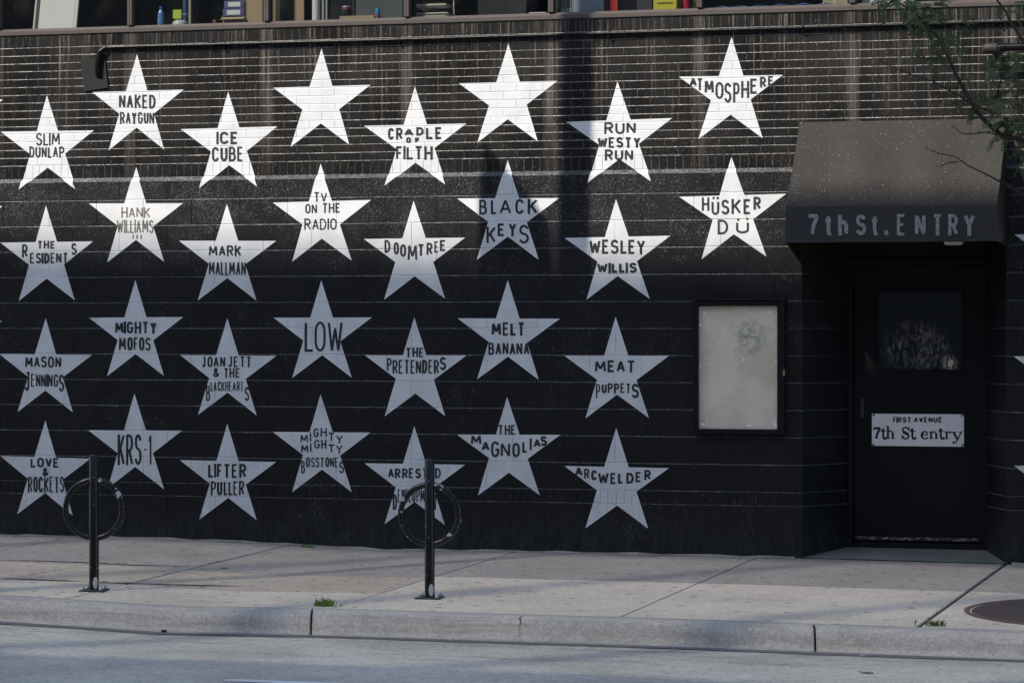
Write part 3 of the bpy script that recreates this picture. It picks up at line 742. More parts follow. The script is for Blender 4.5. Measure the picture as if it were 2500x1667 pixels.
# ------------------------------------------------------------------ signs and fittings
def flat_text(mb, quads_list, Y, conv, step=.00005, k0=0):
    k = k0
    for stroke in quads_list:
        for n_, q in enumerate(stroke):
            if n_ % 2 == 0: k += 1
            pts = [conv(*p) for p in q]
            if area([(p.x, p.z) for p in pts]) < 0: pts = pts[::-1]
            mb.poly([(p.x, Y-step*(k % 48), p.z) for p in pts])
    return k
# sign on the door
sy = yd0-.012
a = on_y(*zp('L', 1073, 813), sy); b = on_y(*zp('L', 1808, 1078), sy)
sign = empty('door_sign', ((a.x+b.x)/2, sy, b.z), 'white rectangular sign with black lettering screwed to the black door', 'sign')
mb = MB(); mb.box(a.x, b.x, sy, sy+.010, b.z, a.z, .002); mb.build('sign_panel', simple('white_sign_enamel', (.86, .87, .87), .35, .4, var=.05), sign)
conv = lambda x, y: on_y(*zp('L', x, y), sy)
mb = MB(); k = 0
for wd, x0, x1 in (('FIRST', 1242, 1388), ('AVENUE', 1408, 1635)):
    mb = MB()
    for bx in word_boxes(wd, x0, x1, 840, 885): k = flat_text(mb, glyph_quads(*bx, 12.5), sy-.0008, conv, k0=k)
    mb.build('lettering', M['ink'], sign)
SER = {   # serif letters: strokes with their own width (fraction of the stem), unit box of each letter
 '7': [([(.05, .92), (.95, .92)], 1.1), ([(.03, 1), (.03, .72)], .5), ([(.95, .95), (.55, .45), (.35, 0)], 1.15)],
 't': [([(.42, 1), (.42, .2), (.55, .03), (.8, .03), (.98, .16)], 1.0), ([(.05, .73), (.92, .73)], .5), ([(.1, .73), (.42, 1)], .5)],
 'h': [([(.22, 0), (.22, 1)], 1.0), ([(0, .03), (.44, .03)], .45), ([(0, .96), (.22, .97)], .5), ([(.22, .45), (.4, .6), (.62, .6), (.78, .42)], .6), ([(.78, .5), (.78, 0)], 1.0), ([(.58, .03), (1, .03)], .45)],
 'S': [([(.88, .72), (.8, .9), (.5, .98), (.2, .9), (.12, .74), (.25, .58)], .75), ([(.2, .62), (.5, .5), (.8, .38)], 1.35), ([(.78, .42), (.88, .26), (.75, .08), (.48, .02), (.2, .1), (.1, .32)], .75), ([(.9, .98), (.9, .7)], .4), ([(.08, .02), (.08, .32)], .4)],
 'e': [([(.1, .55), (.92, .55)], .5), ([(.9, .55), (.82, .88), (.52, .97), (.25, .85)], .7), ([(.28, .88), (.1, .5), (.25, .14)], 1.1), ([(.22, .16), (.5, .02), (.8, .08), (.97, .28)], .65)],
 'n': [([(.22, 0), (.22, .97)], 1.0), ([(0, .04), (.44, .04)], .5), ([(0, .93), (.22, .95)], .5), ([(.22, .72), (.42, .93), (.64, .93), (.8, .68)], .65), ([(.8, .78), (.8, 0)], 1.0), ([(.6, .04), (1, .04)], .5)],
 'r': [([(.3, 0), (.3, .97)], 1.0), ([(0, .04), (.62, .04)], .5), ([(0, .93), (.3, .95)], .5), ([(.3, .7), (.52, .93), (.72, .96)], .6), ([(.72, .9), (.95, .82)], 1.1)],
 'y': [([(.2, .97), (.55, .36)], 1.05), ([(.02, .97), (.42, .97)], .45), ([(.9, .97), (.55, .3), (.38, .1), (.2, .05)], .6), ([(.66, .97), (1, .97)], .45), ([(.12, .06), (.28, .12)], 1.1)],
}
M['sign_ink'] = simple('sign_ink', (.012, .02, .025), .5, .3)
SL = [('7', 1088, 1142, 922, 1012), ('t', 1143, 1193, 930, 1015), ('h', 1187, 1255, 912, 1013), ('S', 1310, 1378, 920, 1016), ('t', 1375, 1427, 930, 1015), ('e', 1465, 1522, 953, 1016), ('n', 1530, 1602, 955, 1013), ('t', 1603, 1652, 930, 1015), ('r', 1653, 1708, 955, 1013), ('y', 1708, 1795, 957, 1052)]
for wd in (SL[:3], SL[3:5], SL[5:]):
    mb = MB()
    for c, x0, x1, y0, y1 in wd:
        st = [ribbon([(x0+(x1-x0)*u, y1-(y1-y0)*v) for u, v in pts], 16.5*wv) for pts, wv in SER[c]]
        k = flat_text(mb, st, sy-.0008, conv, k0=k)
    mb.build('lettering', M['sign_ink'], sign)
for (x, y) in ((1088, 825), (1797, 828), (1085, 1062), (1798, 1066)):
    p = conv(x, y); mb = MB()
    pts = [(p.x+.008*math.cos(t*math.pi/5), sy-.004, p.z+.008*math.sin(t*math.pi/5)) for t in range(10)]
    mb.poly(pts[::-1]); o2 = [(q[0]+(q[0]-p.x)*.2, sy-.0002, q[2]+(q[2]-p.z)*.2) for q in pts]
    for i in range(10): mb.poly([pts[i], pts[(i+1) % 10], o2[(i+1) % 10], o2[i]][::-1])
    mb.build('screw', simple('screw_metal', (.2, .2, .21), .4, .5, .8), sign)

# awning
AP = .53
AX0, AX1 = on_y(1953, 300, 0).x, on_y(2458, 400, -.0).x
ATZ, ACZ, ABZ = 3.205, 2.556, 2.303
def fabric(name):
    t = NT(name); x, y, z = t.xyz()
    n = t.noise(2.2, 4); c = t.mix(n, (.0040, .0035, .0028), (.0074, .0064, .0052))
    c = t.mix(t.math('MULTIPLY', t.step(z, 3.12, 2.66), t.step(t.noise(3.5, 5, .65), .25, .7, .35, 1.0)), c, (.0175, .0150, .0115))
    def fl(c, sc, r0, r1, dn, amt, hi):
        vd, vc = t.vor(sc); sep = t.n('ShaderNodeSeparateColor'); t.lk(vc, sep.inputs[0])
        fk = t.math('MULTIPLY', t.math('GREATER_THAN', sep.outputs[0], dn), t.step(vd, r0, r1, 1, 0))
        fk = t.math('MULTIPLY', fk, t.step(z, 2.548, 2.57)); fk = t.math('MULTIPLY', fk, t.step(sep.outputs[1], 0, 1, .15, amt))
        return t.mix(fk, c, hi)
    c = fl(c, 62, .06, .22, t.step(z, 2.52, 2.9, .72, .88), .9, (.6, .57, .52))
    c = fl(c, 120, .10, .36, t.math('ADD', t.step(z, 2.56, 2.80, .50, .93), t.step(t.noise(6, 4), .35, .7, .06, -.08)), .6, (.42, .4, .37))
    t.bump(t.math('ADD', t.noise(300, 2), t.math('MULTIPLY', t.noise(5, 3), 3)), .2, .004)
    return t.fin(c, .6, .35)
M['fabric'] = fabric('weathered_black_canvas')
aw = empty('awning', ((AX0+AX1)/2, 0, ABZ), 'weathered black canvas awning with grey lettering over the recessed club doorway', 'awning')
mb = MB(); nx, ny = 24, 10
def awp(s, t): # s along, t down the slope
    sag = -.034*math.sin(math.pi*t)*(1-.25*math.cos(6*math.pi*s))
    return (AX0+(AX1-AX0)*s, -AP*t-.012, ATZ+(ACZ-ATZ)*t+sag)
for i in range(nx):
    for j in range(ny):
        mb.poly([awp(i/nx, (j+1)/ny), awp((i+1)/nx, (j+1)/ny), awp((i+1)/nx, j/ny), awp(i/nx, j/ny)], 0, True)
mb.build('canopy', M['fabric'], aw, merge=True)
mb = MB()
for i in range(nx):
    def vp(s, t): return (AX0+(AX1-AX0)*s, -AP-.012-.004*math.sin(9*s*math.pi)*t, ACZ+(ABZ-ACZ)*t)
    for j in range(4):
        mb.poly([vp(i/nx, (j+1)/4), vp((i+1)/nx, (j+1)/4), vp((i+1)/nx, j/4), vp(i/nx, j/4)], 0, True)
mb.tube([(AX0, -AP-.012, ABZ), (AX1, -AP-.012, ABZ)], .008, 8)
M['valance'] = simple('faded_valance_canvas', (.030, .031, .034), .65, .3, var=.2, sc=5, bump=.15)
val = mb.build('valance', M['valance'], aw)
for X, sgn in ((AX0, -1), (AX1, 1)):
    mb = MB(); sl_ = [(X, awp(0, j/ny)[1], awp(0, j/ny)[2]) for j in range(ny+1)]
    low = [(X, -AP-.012, ABZ), (X, -.03, ABZ-(.13 if sgn < 0 else .03))]
    pts = sl_+low
    mb.poly(pts if sgn > 0 else pts[::-1]); mb.poly([(p[0]-sgn*.004, p[1], p[2]-.003) for p in (pts[::-1] if sgn > 0 else pts)])
    mb.build('side_panel', M['fabric'], aw)
mb = MB()
for X in (AX0+.02, (AX0+AX1)/2, AX1-.02):
    mb.tube([(X, -AP, ABZ+.02), (X, -.02, ABZ+.02)], .011, 8); mb.tube([(X, -AP, ABZ+.02), (X, -AP, ACZ-.03)], .011, 8)
    mb.tube([(X, awp(.5, j/6)[1]+.02, awp(.5, j/6)[2]-.035) for j in range(7)], .011, 8)
mb.tube([(AX0+.015, -.03, ABZ+.02), (AX1-.015, -.03, ABZ+.02)], .012, 8)
mb.build('awning_frame', M['black_metal'], aw)
yv = -AP-.012
conv = lambda x, y: on_y(*zp('H', x, y), yv)
def worn_grey():
    t = NT('worn_grey_lettering'); n = t.noise(70, 4, .75)
    return t.fin(t.mix(t.step(n, .36, .62), (.15, .165, .17), (.30, .315, .32)), .7, .3)
M['worn_grey'] = worn_grey(); k = 0
AL = [('7', 555, 655, 400, 575), ('t', 690, 765, 405, 570), ('h', 805, 885, 405, 570), ('S', 945, 1030, 403, 568), ('t', 1062, 1132, 405, 570), ('.', 1170, 1210, 380, 568), ('E', 1275, 1345, 400, 570), ('N', 1418, 1503, 400, 570), ('T', 1557, 1640, 400, 570), ('R', 1683, 1763, 400, 570), ('Y', 1805, 1898, 400, 570)]
for wd in (AL[:3], AL[3:6], AL[6:]):
    mb = MB()
    for c, x0, x1, y0, y1 in wd: k = flat_text(mb, glyph_quads(c, x0, x1, y0, y1, 30), yv-.0048, conv, k0=k)
    mb.build('lettering', M['worn_grey'], val)

fx0, fx1 = on_y(2310, 592, -.3).x, on_y(2351, 592, -.3).x
lamp = empty('ceiling_lamp', ((fx0+fx1)/2, -.35, ABZ-.01), 'small pale unlit lamp fitting under the awning edge', 'lamp')
mb = MB(); mb.box(fx0, fx1, -.42, -.28, ABZ-.02, ABZ+.012, .006, seg=2); mb.build('lamp_body', M['cream'], lamp)
mb = MB(); mb.box(fx0+.01, fx1-.01, -.41, -.29, ABZ-.026, ABZ-.0205, .002); mb.build('diffuser', simple('lamp_diffuser', (.6, .6, .58), .4), lamp)

# poster case
cy0 = YB-.055
a = on_y(*zp('K', 1610, -86), cy0); b = on_y(1915, 1061.5, cy0)
ia = on_y(1704, 747, cy0); ib = on_y(1897, 1047.7, cy0)
case = empty('poster_case', ((a.x+b.x)/2, YB, b.z), 'empty black framed poster case with bare stained board left of the doorway', 'notice board')
mb = MB()
mb.box(a.x, ia.x, cy0, YB+.004, b.z, a.z, .004); mb.box(ib.x, b.x, cy0, YB+.004, b.z, a.z, .004)
mb.box(ia.x+.0005, ib.x-.0005, cy0+.0006, YB+.004, ia.z, a.z-.0006, .004); mb.box(ia.x+.0005, ib.x-.0005, cy0+.0006, YB+.004, b.z+.0006, ib.z, .004)
mb.box(a.x-.008, b.x+.008, cy0-.008, YB+.004, a.z+.0005, a.z+.012, .003)
mb.build('frame', simple('black_case_paint', (.006, .006, .008), .5, .2, var=.3, sc=12), case)
def board_mat():
    t = NT('stained_board'); x, y, z = t.xyz()
    n = t.noise(2.2, 5, .6); c = t.mix(t.step(n, .35, .7), (.60, .52, .40), (.75, .685, .57))
    cx, cz = ib.x-.20, ia.z-.23
    dx = t.math('DIVIDE', t.math('SUBTRACT', x, cx), .19); dz = t.math('DIVIDE', t.math('SUBTRACT', z, cz), .22)
    d = t.math('SQRT', t.math('ADD', t.math('MULTIPLY', dx, dx), t.math('MULTIPLY', dz, dz)))
    f = t.math('MULTIPLY', t.step(d, .1, 1.1, 1, 0), t.step(t.noise(17, 6, .75), .36, .66))
    c = t.mix(t.math('MULTIPLY', f, .95), c, (.22, .245, .205))
    c = t.mix(t.math('MULTIPLY', t.step(t.noise(60, 4, .7), .56, .72), .6), c, (.3, .28, .25))
    t.bump(t.noise(60, 4), .2, .003)
    return t.fin(c, .8, .25)
mb = MB(); mb.box(ia.x-.002, ib.x+.002, YB-.022, YB-.006, ib.z-.002, ia.z+.002); board = mb.build('board', board_mat(), case)
mb = MB(); yb = YB-.0235
def scrap(px, py, w, h, kx=.3):
    c = on_y(px, py, yb); m = 6; pts = []
    for i in range(m):
        t = 2*math.pi*i/m+random.uniform(-.3, .3); r = random.uniform(.6, 1.1)
        pts.append((c.x+w*.5*r*math.cos(t), yb-random.uniform(0, .001), c.z+h*.5*r*math.sin(t)))
    mb.poly(pts)
for (x, y, w_, h_) in ((1690, 900, .05, .035), (1672, 895, .02, .02), (1715, 870, .012, .04), (2050, 910, .07, .02), (2258, 885, .03, .07), (2270, 915, .03, .03), (1665, 430, .02, .045), (1740, 415, .012, .03), (1705, 378, .01, .02), (2012, 385, .018, .03), (1933, 422, .01, .025), (1668, 108, .025, .03), (2225, 8, .02, .03), (2245, 78, .012, .012), (1700, 8, .03, .015), (2272, 570, .012, .03), (2268, 400, .012, .03)):
    p = zp('K', x, y); scrap(p[0], p[1], w_, h_)
mb.build('paper_scrap', simple('torn_white_paper', (.9, .9, .9), .7, .2, var=.05), case)
mb = MB(); p = on_y(*zp('L', 374, 490), cy0)
mb.box(p.x-.008, p.x+.009, cy0-.016, cy0-.004, p.z-.02, p.z+.014, .003); mb.tube([(p.x-.006, cy0-.010, p.z+.012), (p.x-.006, cy0-.010, p.z+.026), (p.x+.006, cy0-.010, p.z+.026), (p.x+.006, cy0-.010, p.z+.012)], .0022, 6)
mb.build('padlock', simple('rusty_brass', (.30, .19, .10), .5, .5, .5), case)

# pipe under the windows, with its plate
PZ = 3.905; PY = -.024
pipe = empty('wall_pipe', (-3.4, 0, PZ), 'long black conduit pipe running level along the bricks beneath the windows', 'pipe')
mb = MB()
ex = on_y(262, 118, PY).x
e0 = on_y(236, 186, PY-.03)
el = [(9.0, PY, PZ)]+[(X, PY, PZ+.003*math.sin(X*1.7)) for X in (6, 4, 2, 0, -1, -2, -3)]+[(ex, PY, PZ)]
mb.tube(el, .0135, 10); mb.build('pipe', M['black_metal'], pipe)
mb = MB(); pts = []
for i in range(9):
    t = i/8*math.pi/2
    pts.append((ex-.075*math.sin(t), PY-.012*i/8, PZ-.09*(1-math.cos(t))))
pts += [(ex-.080, PY-.010, PZ-.13), (ex-.081, PY-.006, e0.z+.03), (ex-.080, .004, e0.z)]
mb.tube(pts, [.0150]+[.0175]*3+[.0215]*5+[.022, .0235, .024], 12); mb.build('elbow', M['black_metal'], pipe)
for px, py in ((548, 110), (975, 96), (1488, 82), (1960, 68), (2444, 52)):
    X = on_y(px, py, PY).x; mb = MB()
    mb.tube([(X-.008, PY, PZ), (X+.008, PY, PZ)], .0175, 12); mb.box(X-.006, X+.006, PY-.006, .004, PZ-.036, PZ-.012, .002)
    mb.build('clamp', M['black_metal'], pipe)
mb = MB(); X = on_y(517, 108, PY).x; mb.tube([(X-.03, PY, PZ), (X+.03, PY, PZ)], .0165, 12); mb.build('coupling', M['black_metal'], pipe)
q = [on_y(px, py, -.012) for px, py in ((197, 145), (255.6, 138), (263.8, 214), (206.6, 223))]
mb = MB(); fr = [(p.x, -.013, p.z) for p in q]; bk = [(p.x, .002, p.z) for p in q]
mb.add(fr+bk, [(3, 2, 1, 0), (0, 1, 5, 4), (1, 2, 6, 5), (2, 3, 7, 6), (3, 0, 4, 7)])
pl_o = mb.build('metal_plate', M['plate']); tag(pl_o, 'tilted square dark metal plate on the bricks behind the pipe elbow', 'metal plate')

# capped pipe at the upper right
cp = on_y(2418, 118, -.14)
cap = empty('capped_pipe', (cp.x, 0, cp.z), 'thick dark pipe end with rounded cap beside the tree branches', 'pipe')
mb = MB(); ry = -.14
mb.tube([(cp.x+.07, ry, cp.z+.004), (9.0, ry, cp.z+.004)], .028, 14); mb.build('pipe', M['black_metal'], cap)
mb = MB(); pr = []
for i in range(7):
    t = i/6*math.pi/2; pr.append(((cp.x-.055+.05*(1-math.sin(t)) if False else cp.x-.055*math.cos(math.pi/2-t)*0-.05+.05*(1-math.cos(t))*0+.0), 0))
xs_ = [-.058, -.054, -.044, -.025, 0, .03, .05]; rs_ = [.006, .020, .030, .036, .038, .038, .036]
mb.tube([(cp.x+a_, ry, cp.z) for a_ in xs_], rs_, 14); mb.tube([(cp.x, ry, cp.z), (cp.x+.03, ry+.07, cp.z-.02), (cp.x+.03, .01, cp.z-.02)], .03, 12)
mb.build('cap', simple('rusty_dark_cap', (.028, .026, .024), .6, .3, var=.4, sc=40), cap)
mb = MB(); mb.tube([(cp.x+.085, ry, cp.z+.004), (cp.x+.11, ry, cp.z+.004)], .033, 14); mb.build('collar', M['black_metal'], cap)

# ------------------------------------------------------------------ things on the window shelf
def pmat(name, c, r=.6, **k): return simple(name, tuple(x*.72 for x in c), r, .3, var=.08, **k)
WH = pmat('white_card', (.74, .73, .70)); CB = pmat('cardboard', (.42, .31, .19)); BL_ = pmat('blue_print', (.10, .12, .27)); GRN = pmat('lime_paper', (.45, .6, .05))
def fx(px, Y): return on_y(px, 30, Y).x
def shelf_thing(name, label, cat, px, Y, group=None):
    return empty(name, (fx(px, Y), Y, ZF), label, cat, group)
def fz(py, px, Y): return on_y(px, py, Y).z
# white board leaning
o = shelf_thing('leaning_board', 'big white board with grey edge leaning inside the leftmost window', 'board', 136, .2)
x0, x1 = fx(82, .2), fx(186, .2)
mb = MB(); Mx = Matrix.Translation((0, .2, ZF)) @ Matrix.Rotation(R(-12), 4, 'X') @ Matrix.Translation((0, -.2, -ZF))
mb.box(x0+.04, x1-.03, .19, .205, ZF, ZF+1.0, .002, mat=Mx); mb.build('panel', WH, o)
mb = MB(); mb.box(x0-.005, x0+.012, .186, .207, ZF, ZF+1.0, .002, mat=Mx); mb.box(x1-.029, x1+.005, .186, .207, ZF, ZF+1.0, .002, mat=Mx); mb.build('edge_strip', pmat('pale_metal_edge', (.6, .62, .6), .4), o)
mb = MB(); mb.box(x0+.013, x0+.039, .189, .2055, ZF, ZF+1.0, .002, mat=Mx); mb.build('dark_stripe', pmat('charcoal_strip', (.05, .05, .05)), o)
# bottle
o = shelf_thing('water_bottle', 'small clear blue drink bottle standing on the window shelf', 'bottle', 393, .15)
c = wloc(o); mb = MB(); mb.lathe([(.026, 0), (.028, .01), (.028, .07), (.024, .085), (.028, .10), (.02, .125), (.011, .14), (.011, .15)], c, 16); mb.build('body', simple('blue_plastic', (.10, .2, .42), .15, .6), o)
mb = MB(); mb.lathe([(.013, .1505), (.013, .167)], c, 12); mb.build('cap', pmat('blue_cap', (.05, .15, .5), .4), o)
o = shelf_thing('sticky_note', 'lime green paper note stuck up behind the second window', 'note', 432, .13)
mb = MB(); mb.box(fx(422, .13), fx(443, .13), .13, .134, fz(46, 432, .13), fz(24, 432, .13), .001); mb.build('paper', GRN, o)
mb = MB(); mb.box(fx(427, .13), fx(438, .13), .135, .15, ZF, fz(30, 432, .135)); mb.build('backing_card', pmat('grey_card', (.2, .2, .2)), o)
o = shelf_thing('plastic_tub', 'upturned clear plastic tub on the shelf under the lime note', 'tub', 440, .11)
c = wloc(o); mb = MB(); mb.lathe([(.066, 0), (.064, .02), (.056, .038), (.035, .048), (.0, .05)], c, 20); mb.build('bowl', pmat('milky_plastic', (.5, .53, .5), .3), o)
mb = MB(); mb.lathe([(.07, .0), (.07, .006), (.0665, .008)], c, 20); mb.build('rim', pmat('milky_rim', (.62, .65, .62), .3), o)
o = shelf_thing('rolled_tube', 'dark blue rolled tube standing beside the lime note', 'tube', 453, .22)
c = wloc(o); mb = MB(); mb.lathe([(.021, 0), (.021, .5)], c, 16); mb.build('roll', pmat('navy_tube', (.05, .08, .22)), o)
mb = MB(); mb.lathe([(.023, .1), (.023, .112)], c, 16); mb.build('band', pmat('pale_band', (.3, .35, .45)), o)
o = shelf_thing('wooden_slat', 'tall pale wooden slat standing behind the second window', 'slat', 463, .3)
mb = MB(); x0 = fx(460, .3); mb.box(x0, x0+.02, .3, .33, ZF, ZF+.9, .003); mb.build('slat', pmat('pale_wood', (.5, .46, .36)), o)
o = shelf_thing('brown_block', 'little red brown wooden block on the second window shelf', 'block', 523, .2)
mb = MB(); x0 = fx(519, .2); mb.box(x0, x0+.028, .2, .24, ZF, ZF+.055, .003); mb.build('block', pmat('red_wood', (.2, .09, .06)), o)
o = shelf_thing('open_carton', 'low open cardboard carton under the blue and white boxes', 'box', 570, .17)
x0, x1 = fx(544, .12), fx(598, .12); zt = fz(42, 570, .12)
mb = MB(); mb.box(x0, x1, .12, .30, ZF, zt, .002); mb.build('carton', CB, o)
mb = MB(); mb.add([(x0, .119, zt), (x1, .119, zt), (x1+.004, .08, zt-.02), (x0-.012, .08, zt-.02)], [(3, 2, 1, 0)]); mb.add([(x0-.001, .12, zt), (x0-.001, .3, zt), (x0-.03, .29, zt+.012), (x0-.03, .12, zt+.012)], [(0, 1, 2, 3)]); mb.build('flap', CB, o)
for lab, py0, py1, xo in (('blue and white packet directly on the open carton', 40, 21, 0), ('blue and white packet stacked uppermost above the open carton', 20.5, 1.5, 3)):
    o = empty('blue_packet', (fx(570, .13), .2, fz(py0, 570, .13)), lab, 'box', 'blue packets in the window')
    x0, x1 = fx(544+xo, .13), fx(597, .13); z0, z1 = fz(py0, 570, .13), fz(py1, 570, .13)
    mb = MB(); mb.box(x0, x1, .13, .28, z0, z1-.001, .002); mb.build('packet', BL_, o)
    mb = MB(); mb.box(x0+.035, x1-.035, .127, .1295, z0+.012, z1-.012, .0005); mb.build('paper_label', WH, o)
    mb = MB(); mb.box(x1-.03, x1-.004, .127, .1295, z0+.012, z1-.012, .0005); mb.build('purple_patch', pmat('purple_print', (.13, .07, .22)), o)
def board(name, lab, pxa, pxb, Y, col, h=.7, cat='cardboard', tilt=0):
    x0, x1 = fx(pxa, Y), fx(pxb, Y)
    o = empty(name, ((x0+x1)/2, Y, ZF), lab, cat)
    Mx = Matrix.Translation((0, Y, ZF)) @ Matrix.Rotation(R(tilt), 4, 'Y' if tilt else 'X') @ Matrix.Translation((0, -Y, -ZF)) if tilt else None
    mb = MB(); mb.box(x0, x1, Y, Y+.012, ZF, ZF+h, .002, mat=Mx); mb.build('panel', col, o)
    mb = MB(); mb.box(x0+.006, x0+.009, Y-.002, Y-.0005, ZF+.005, ZF+h-.01, 0, mat=Mx); mb.build('fold_line', pmat('fold_shadow_card', (.16, .12, .08)), o)
    return o
board('cardboard_sheet', 'wide tan cardboard sheet standing right of the blue packets', 599, 641, .14, CB)
board('cardboard_strip', 'narrow tan cardboard strip at left edge of the third window', 666, 676, .14, CB)
board('dark_folder', 'dark upright folder between two cardboard strips', 677, 718, .2, pmat('dark_card', (.03, .03, .03)), cat='folder')
board('cardboard_strip', 'tan cardboard strip right of the dark folder', 719, 742, .14, CB)
board('grey_backboard', 'large grey green panel behind the paint can', 808, 983, .42, pmat('grey_green_panel', (.10, .115, .115)), cat='panel')
o = shelf_thing('white_pole', 'thick white tube standing upright in the third window', 'tube', 772, .2)
c = wloc(o); mb = MB(); mb.lathe([(.032, 0), (.032, .8)], c, 18); mb.build('tube', WH, o)
mb = MB(); c2 = c+Vector((.055, .01, 0)); mb.lathe([(.011, 0), (.011, .8)], c2, 10); c3 = c+Vector((.085, .01, 0)); mb.lathe([(.009, 0), (.009, .8)], c3, 10); mb.build('rail', pmat('steel_rail', (.45, .45, .45), .3), o)
o = shelf_thing('flat_carton', 'flat tan cardboard box lid under the dark paint can', 'box', 871, .14)
x0, x1 = fx(829, .1), fx(914, .1); zt = fz(38.5, 871, .1)
mb = MB(); mb.box(x0, x1, .1, .26, ZF, zt, .002); mb.build('lid', CB, o)
mb = MB(); mb.box(x0+.03, x0+.034, .098, .0995, ZF+.002, zt-.002); mb.build('tape', pmat('tape', (.5, .42, .3)), o)
o = empty('paint_can', (fx(846, .17), .17, zt+.0005), 'dark paint can with red band standing on the cardboard lid', 'can')
c = wloc(o); mb = MB(); mb.lathe([(.038, 0), (.04, .003), (.04, .072), (.038, .0745)], c, 20); mb.build('body', pmat('can_black', (.02, .02, .02), .35), o)
mb = MB(); mb.lathe([(.0405, .058), (.0405, .069)], c, 20); mb.build('red_band', pmat('can_red', (.35, .05, .03), .4), o)
mb = MB(); mb.lathe([(.036, .075), (.036, .082), (.034, .083)], c, 20); mb.build('lid', pmat('can_lid', (.4, .4, .4), .3), o)
o = shelf_thing('drink_can', 'slim bright blue drink can right of the cardboard lid', 'can', 922, .12)
c = wloc(o); mb = MB(); mb.lathe([(.016, 0), (.019, .006), (.019, .085), (.015, .096), (.015, .098)], c, 16); mb.build('body', pmat('can_blue', (.06, .3, .55), .25), o)
mb = MB(); mb.lathe([(.0193, .02), (.0193, .045)], c, 16); mb.build('print', pmat('can_print', (.35, .1, .15), .3), o)
o = shelf_thing('paper_tray', 'wire letter tray stacked with loose white paper in the fourth window', 'letter tray', 1055, .2)
x0, x1 = fx(1012, .14), fx(1100, .14)
mb = MB()
for z in (.0, .075, .15):
    for y in (.14, .36): mb.tube([(x0, y, ZF+z+.006), (x1, y, ZF+z+.006)], .003, 6)
    for i in range(7): X = x0+(x1-x0)*i/6; mb.tube([(X, .14, ZF+z+.005), (X, .36, ZF+z+.005)], .002, 6)
for X in (x0, x1):
    for y in (.14, .36): mb.tube([(X, y, ZF), (X, y, ZF+.24)], .003, 6)
mb.build('rack', M['black_metal'], o)
mb = MB()
for z, nsh in ((.01, 7), (.085, 6)):
    for i in range(nsh):
        j1, j2 = random.uniform(-.015, .012), random.uniform(-.02, .012)
        mb.box(x0+.012+abs(j1), x1-.02+j2, .13+j1, .35, ZF+z+.006*i, ZF+z+.006*i+.004)
mb.build('paper_stack', pmat('loose_paper', (.70, .66, .56)), o)
o = shelf_thing('metal_post', 'thin steel post standing right of the letter tray', 'post', 1108, .2)
c = wloc(o); mb = MB(); mb.lathe([(.012, 0), (.012, .004), (.006, .006), (.006, .8)], c, 10); mb.build('post', pmat('steel', (.4, .4, .4), .3), o)
board('black_screen', 'black upright panel in the right half of the fourth window', 1165, 1285, .38, pmat('near_black_panel', (.02, .021, .022)), cat='panel')
o = shelf_thing('white_cloth', 'folded white cloth at right end of the fourth window', 'cloth', 1312, .14)
mb = MB(); x0, x1 = fx(1288, .12), fx(1336, .12)
for i in range(3): mb.box(x0+.004*i, x1-.006*i, .12+.004*i, .28, ZF+.009*i+.0005, ZF+.009*i+.008, .003, seg=2)
mb.build('cloth', WH, o)
for i, (pa, pb_, col, lab) in enumerate(((1357, 1368, (.05, .06, .06), 'dark spined book first in the row of three books'), (1369, 1380, (.42, .45, .42), 'grey spined book in the middle of the row of three books'), (1381, 1395, (.62, .63, .58), 'pale spined book last in the row of three books'))):
    x0, x1 = fx(pa, .13), fx(pb_, .13)
    o = empty('book', ((x0+x1)/2, .2, ZF), lab, 'book', 'books in the window')
    mb = MB(); mb.box(x0, x1, .13, .30, ZF, ZF+.24-.01*i, .003); mb.build('cover', pmat('book_cover', col), o)
    mb = MB(); mb.box(x0+.006, x1-.006, .128, .1295, ZF+.05, ZF+.12); mb.build('spine_label', pmat('spine_print', (.18, .18, .17)), o)
board('blue_grey_panel', 'wide pale blue grey panel crossed by the pole shadow', 1397, 1474, .12, pmat('blue_grey_board', (.40, .46, .52)), cat='panel')
board('maroon_folder', 'narrow maroon folder left of the red binder', 1475, 1487, .16, pmat('maroon_card', (.16, .04, .07)), cat='folder')
board('red_binder', 'bright red binder standing in the fifth window', 1489, 1508, .15, pmat('red_card', (.55, .03, .03)), cat='binder')
board('dark_board', 'dark grey board between the red binder and the yellow box', 1512, 1592, .3, pmat('dark_board_card', (.05, .05, .055)), cat='panel')
o = shelf_thing('yellow_box', 'yellow cardboard box with dark curved print in the fifth window', 'box', 1620, .15)
x0, x1 = fx(1595, .13), fx(1652, .13)
mb = MB(); mb.box(x0, x1, .13, .3, ZF, ZF+.22, .003); mb.build('box', pmat('yellow_card', (.62, .56, .05)), o)
mb = MB(); mb.box(x0+.03, x1-.03, .127, .1295, ZF+.062, ZF+.07); mb.build('print', pmat('dark_print', (.1, .09, .03)), o)
o = shelf_thing('red_cup', 'red tapered cup right of the yellow box', 'cup', 1677, .14)
c = wloc(o); mb = MB(); mb.lathe([(.024, 0), (.034, .11), (.035, .112)], c, 18); mb.build('cup', pmat('red_plastic', (.55, .03, .05), .3), o)
mb = MB(); mb.lathe([(.0355, .1125), (.0365, .116), (.0365, .119)], c, 18); mb.build('rim', pmat('red_rim', (.6, .06, .07), .3), o)
board('yellow_card', 'small yellow card right of the red cup', 1690, 1699, .18, pmat('yellow_card2', (.6, .5, .08)), cat='card')
o = shelf_thing('blue_cable', 'tangle of thin blue cable lying in the sixth window', 'cable', 1850, .15)
mb = MB()
pts = [(fx(1730+i*9, .12+.03*math.sin(i*.9)), .12+.03*math.sin(i*.9), ZF+.006+.02*abs(math.sin(i*.55))) for i in range(36)]
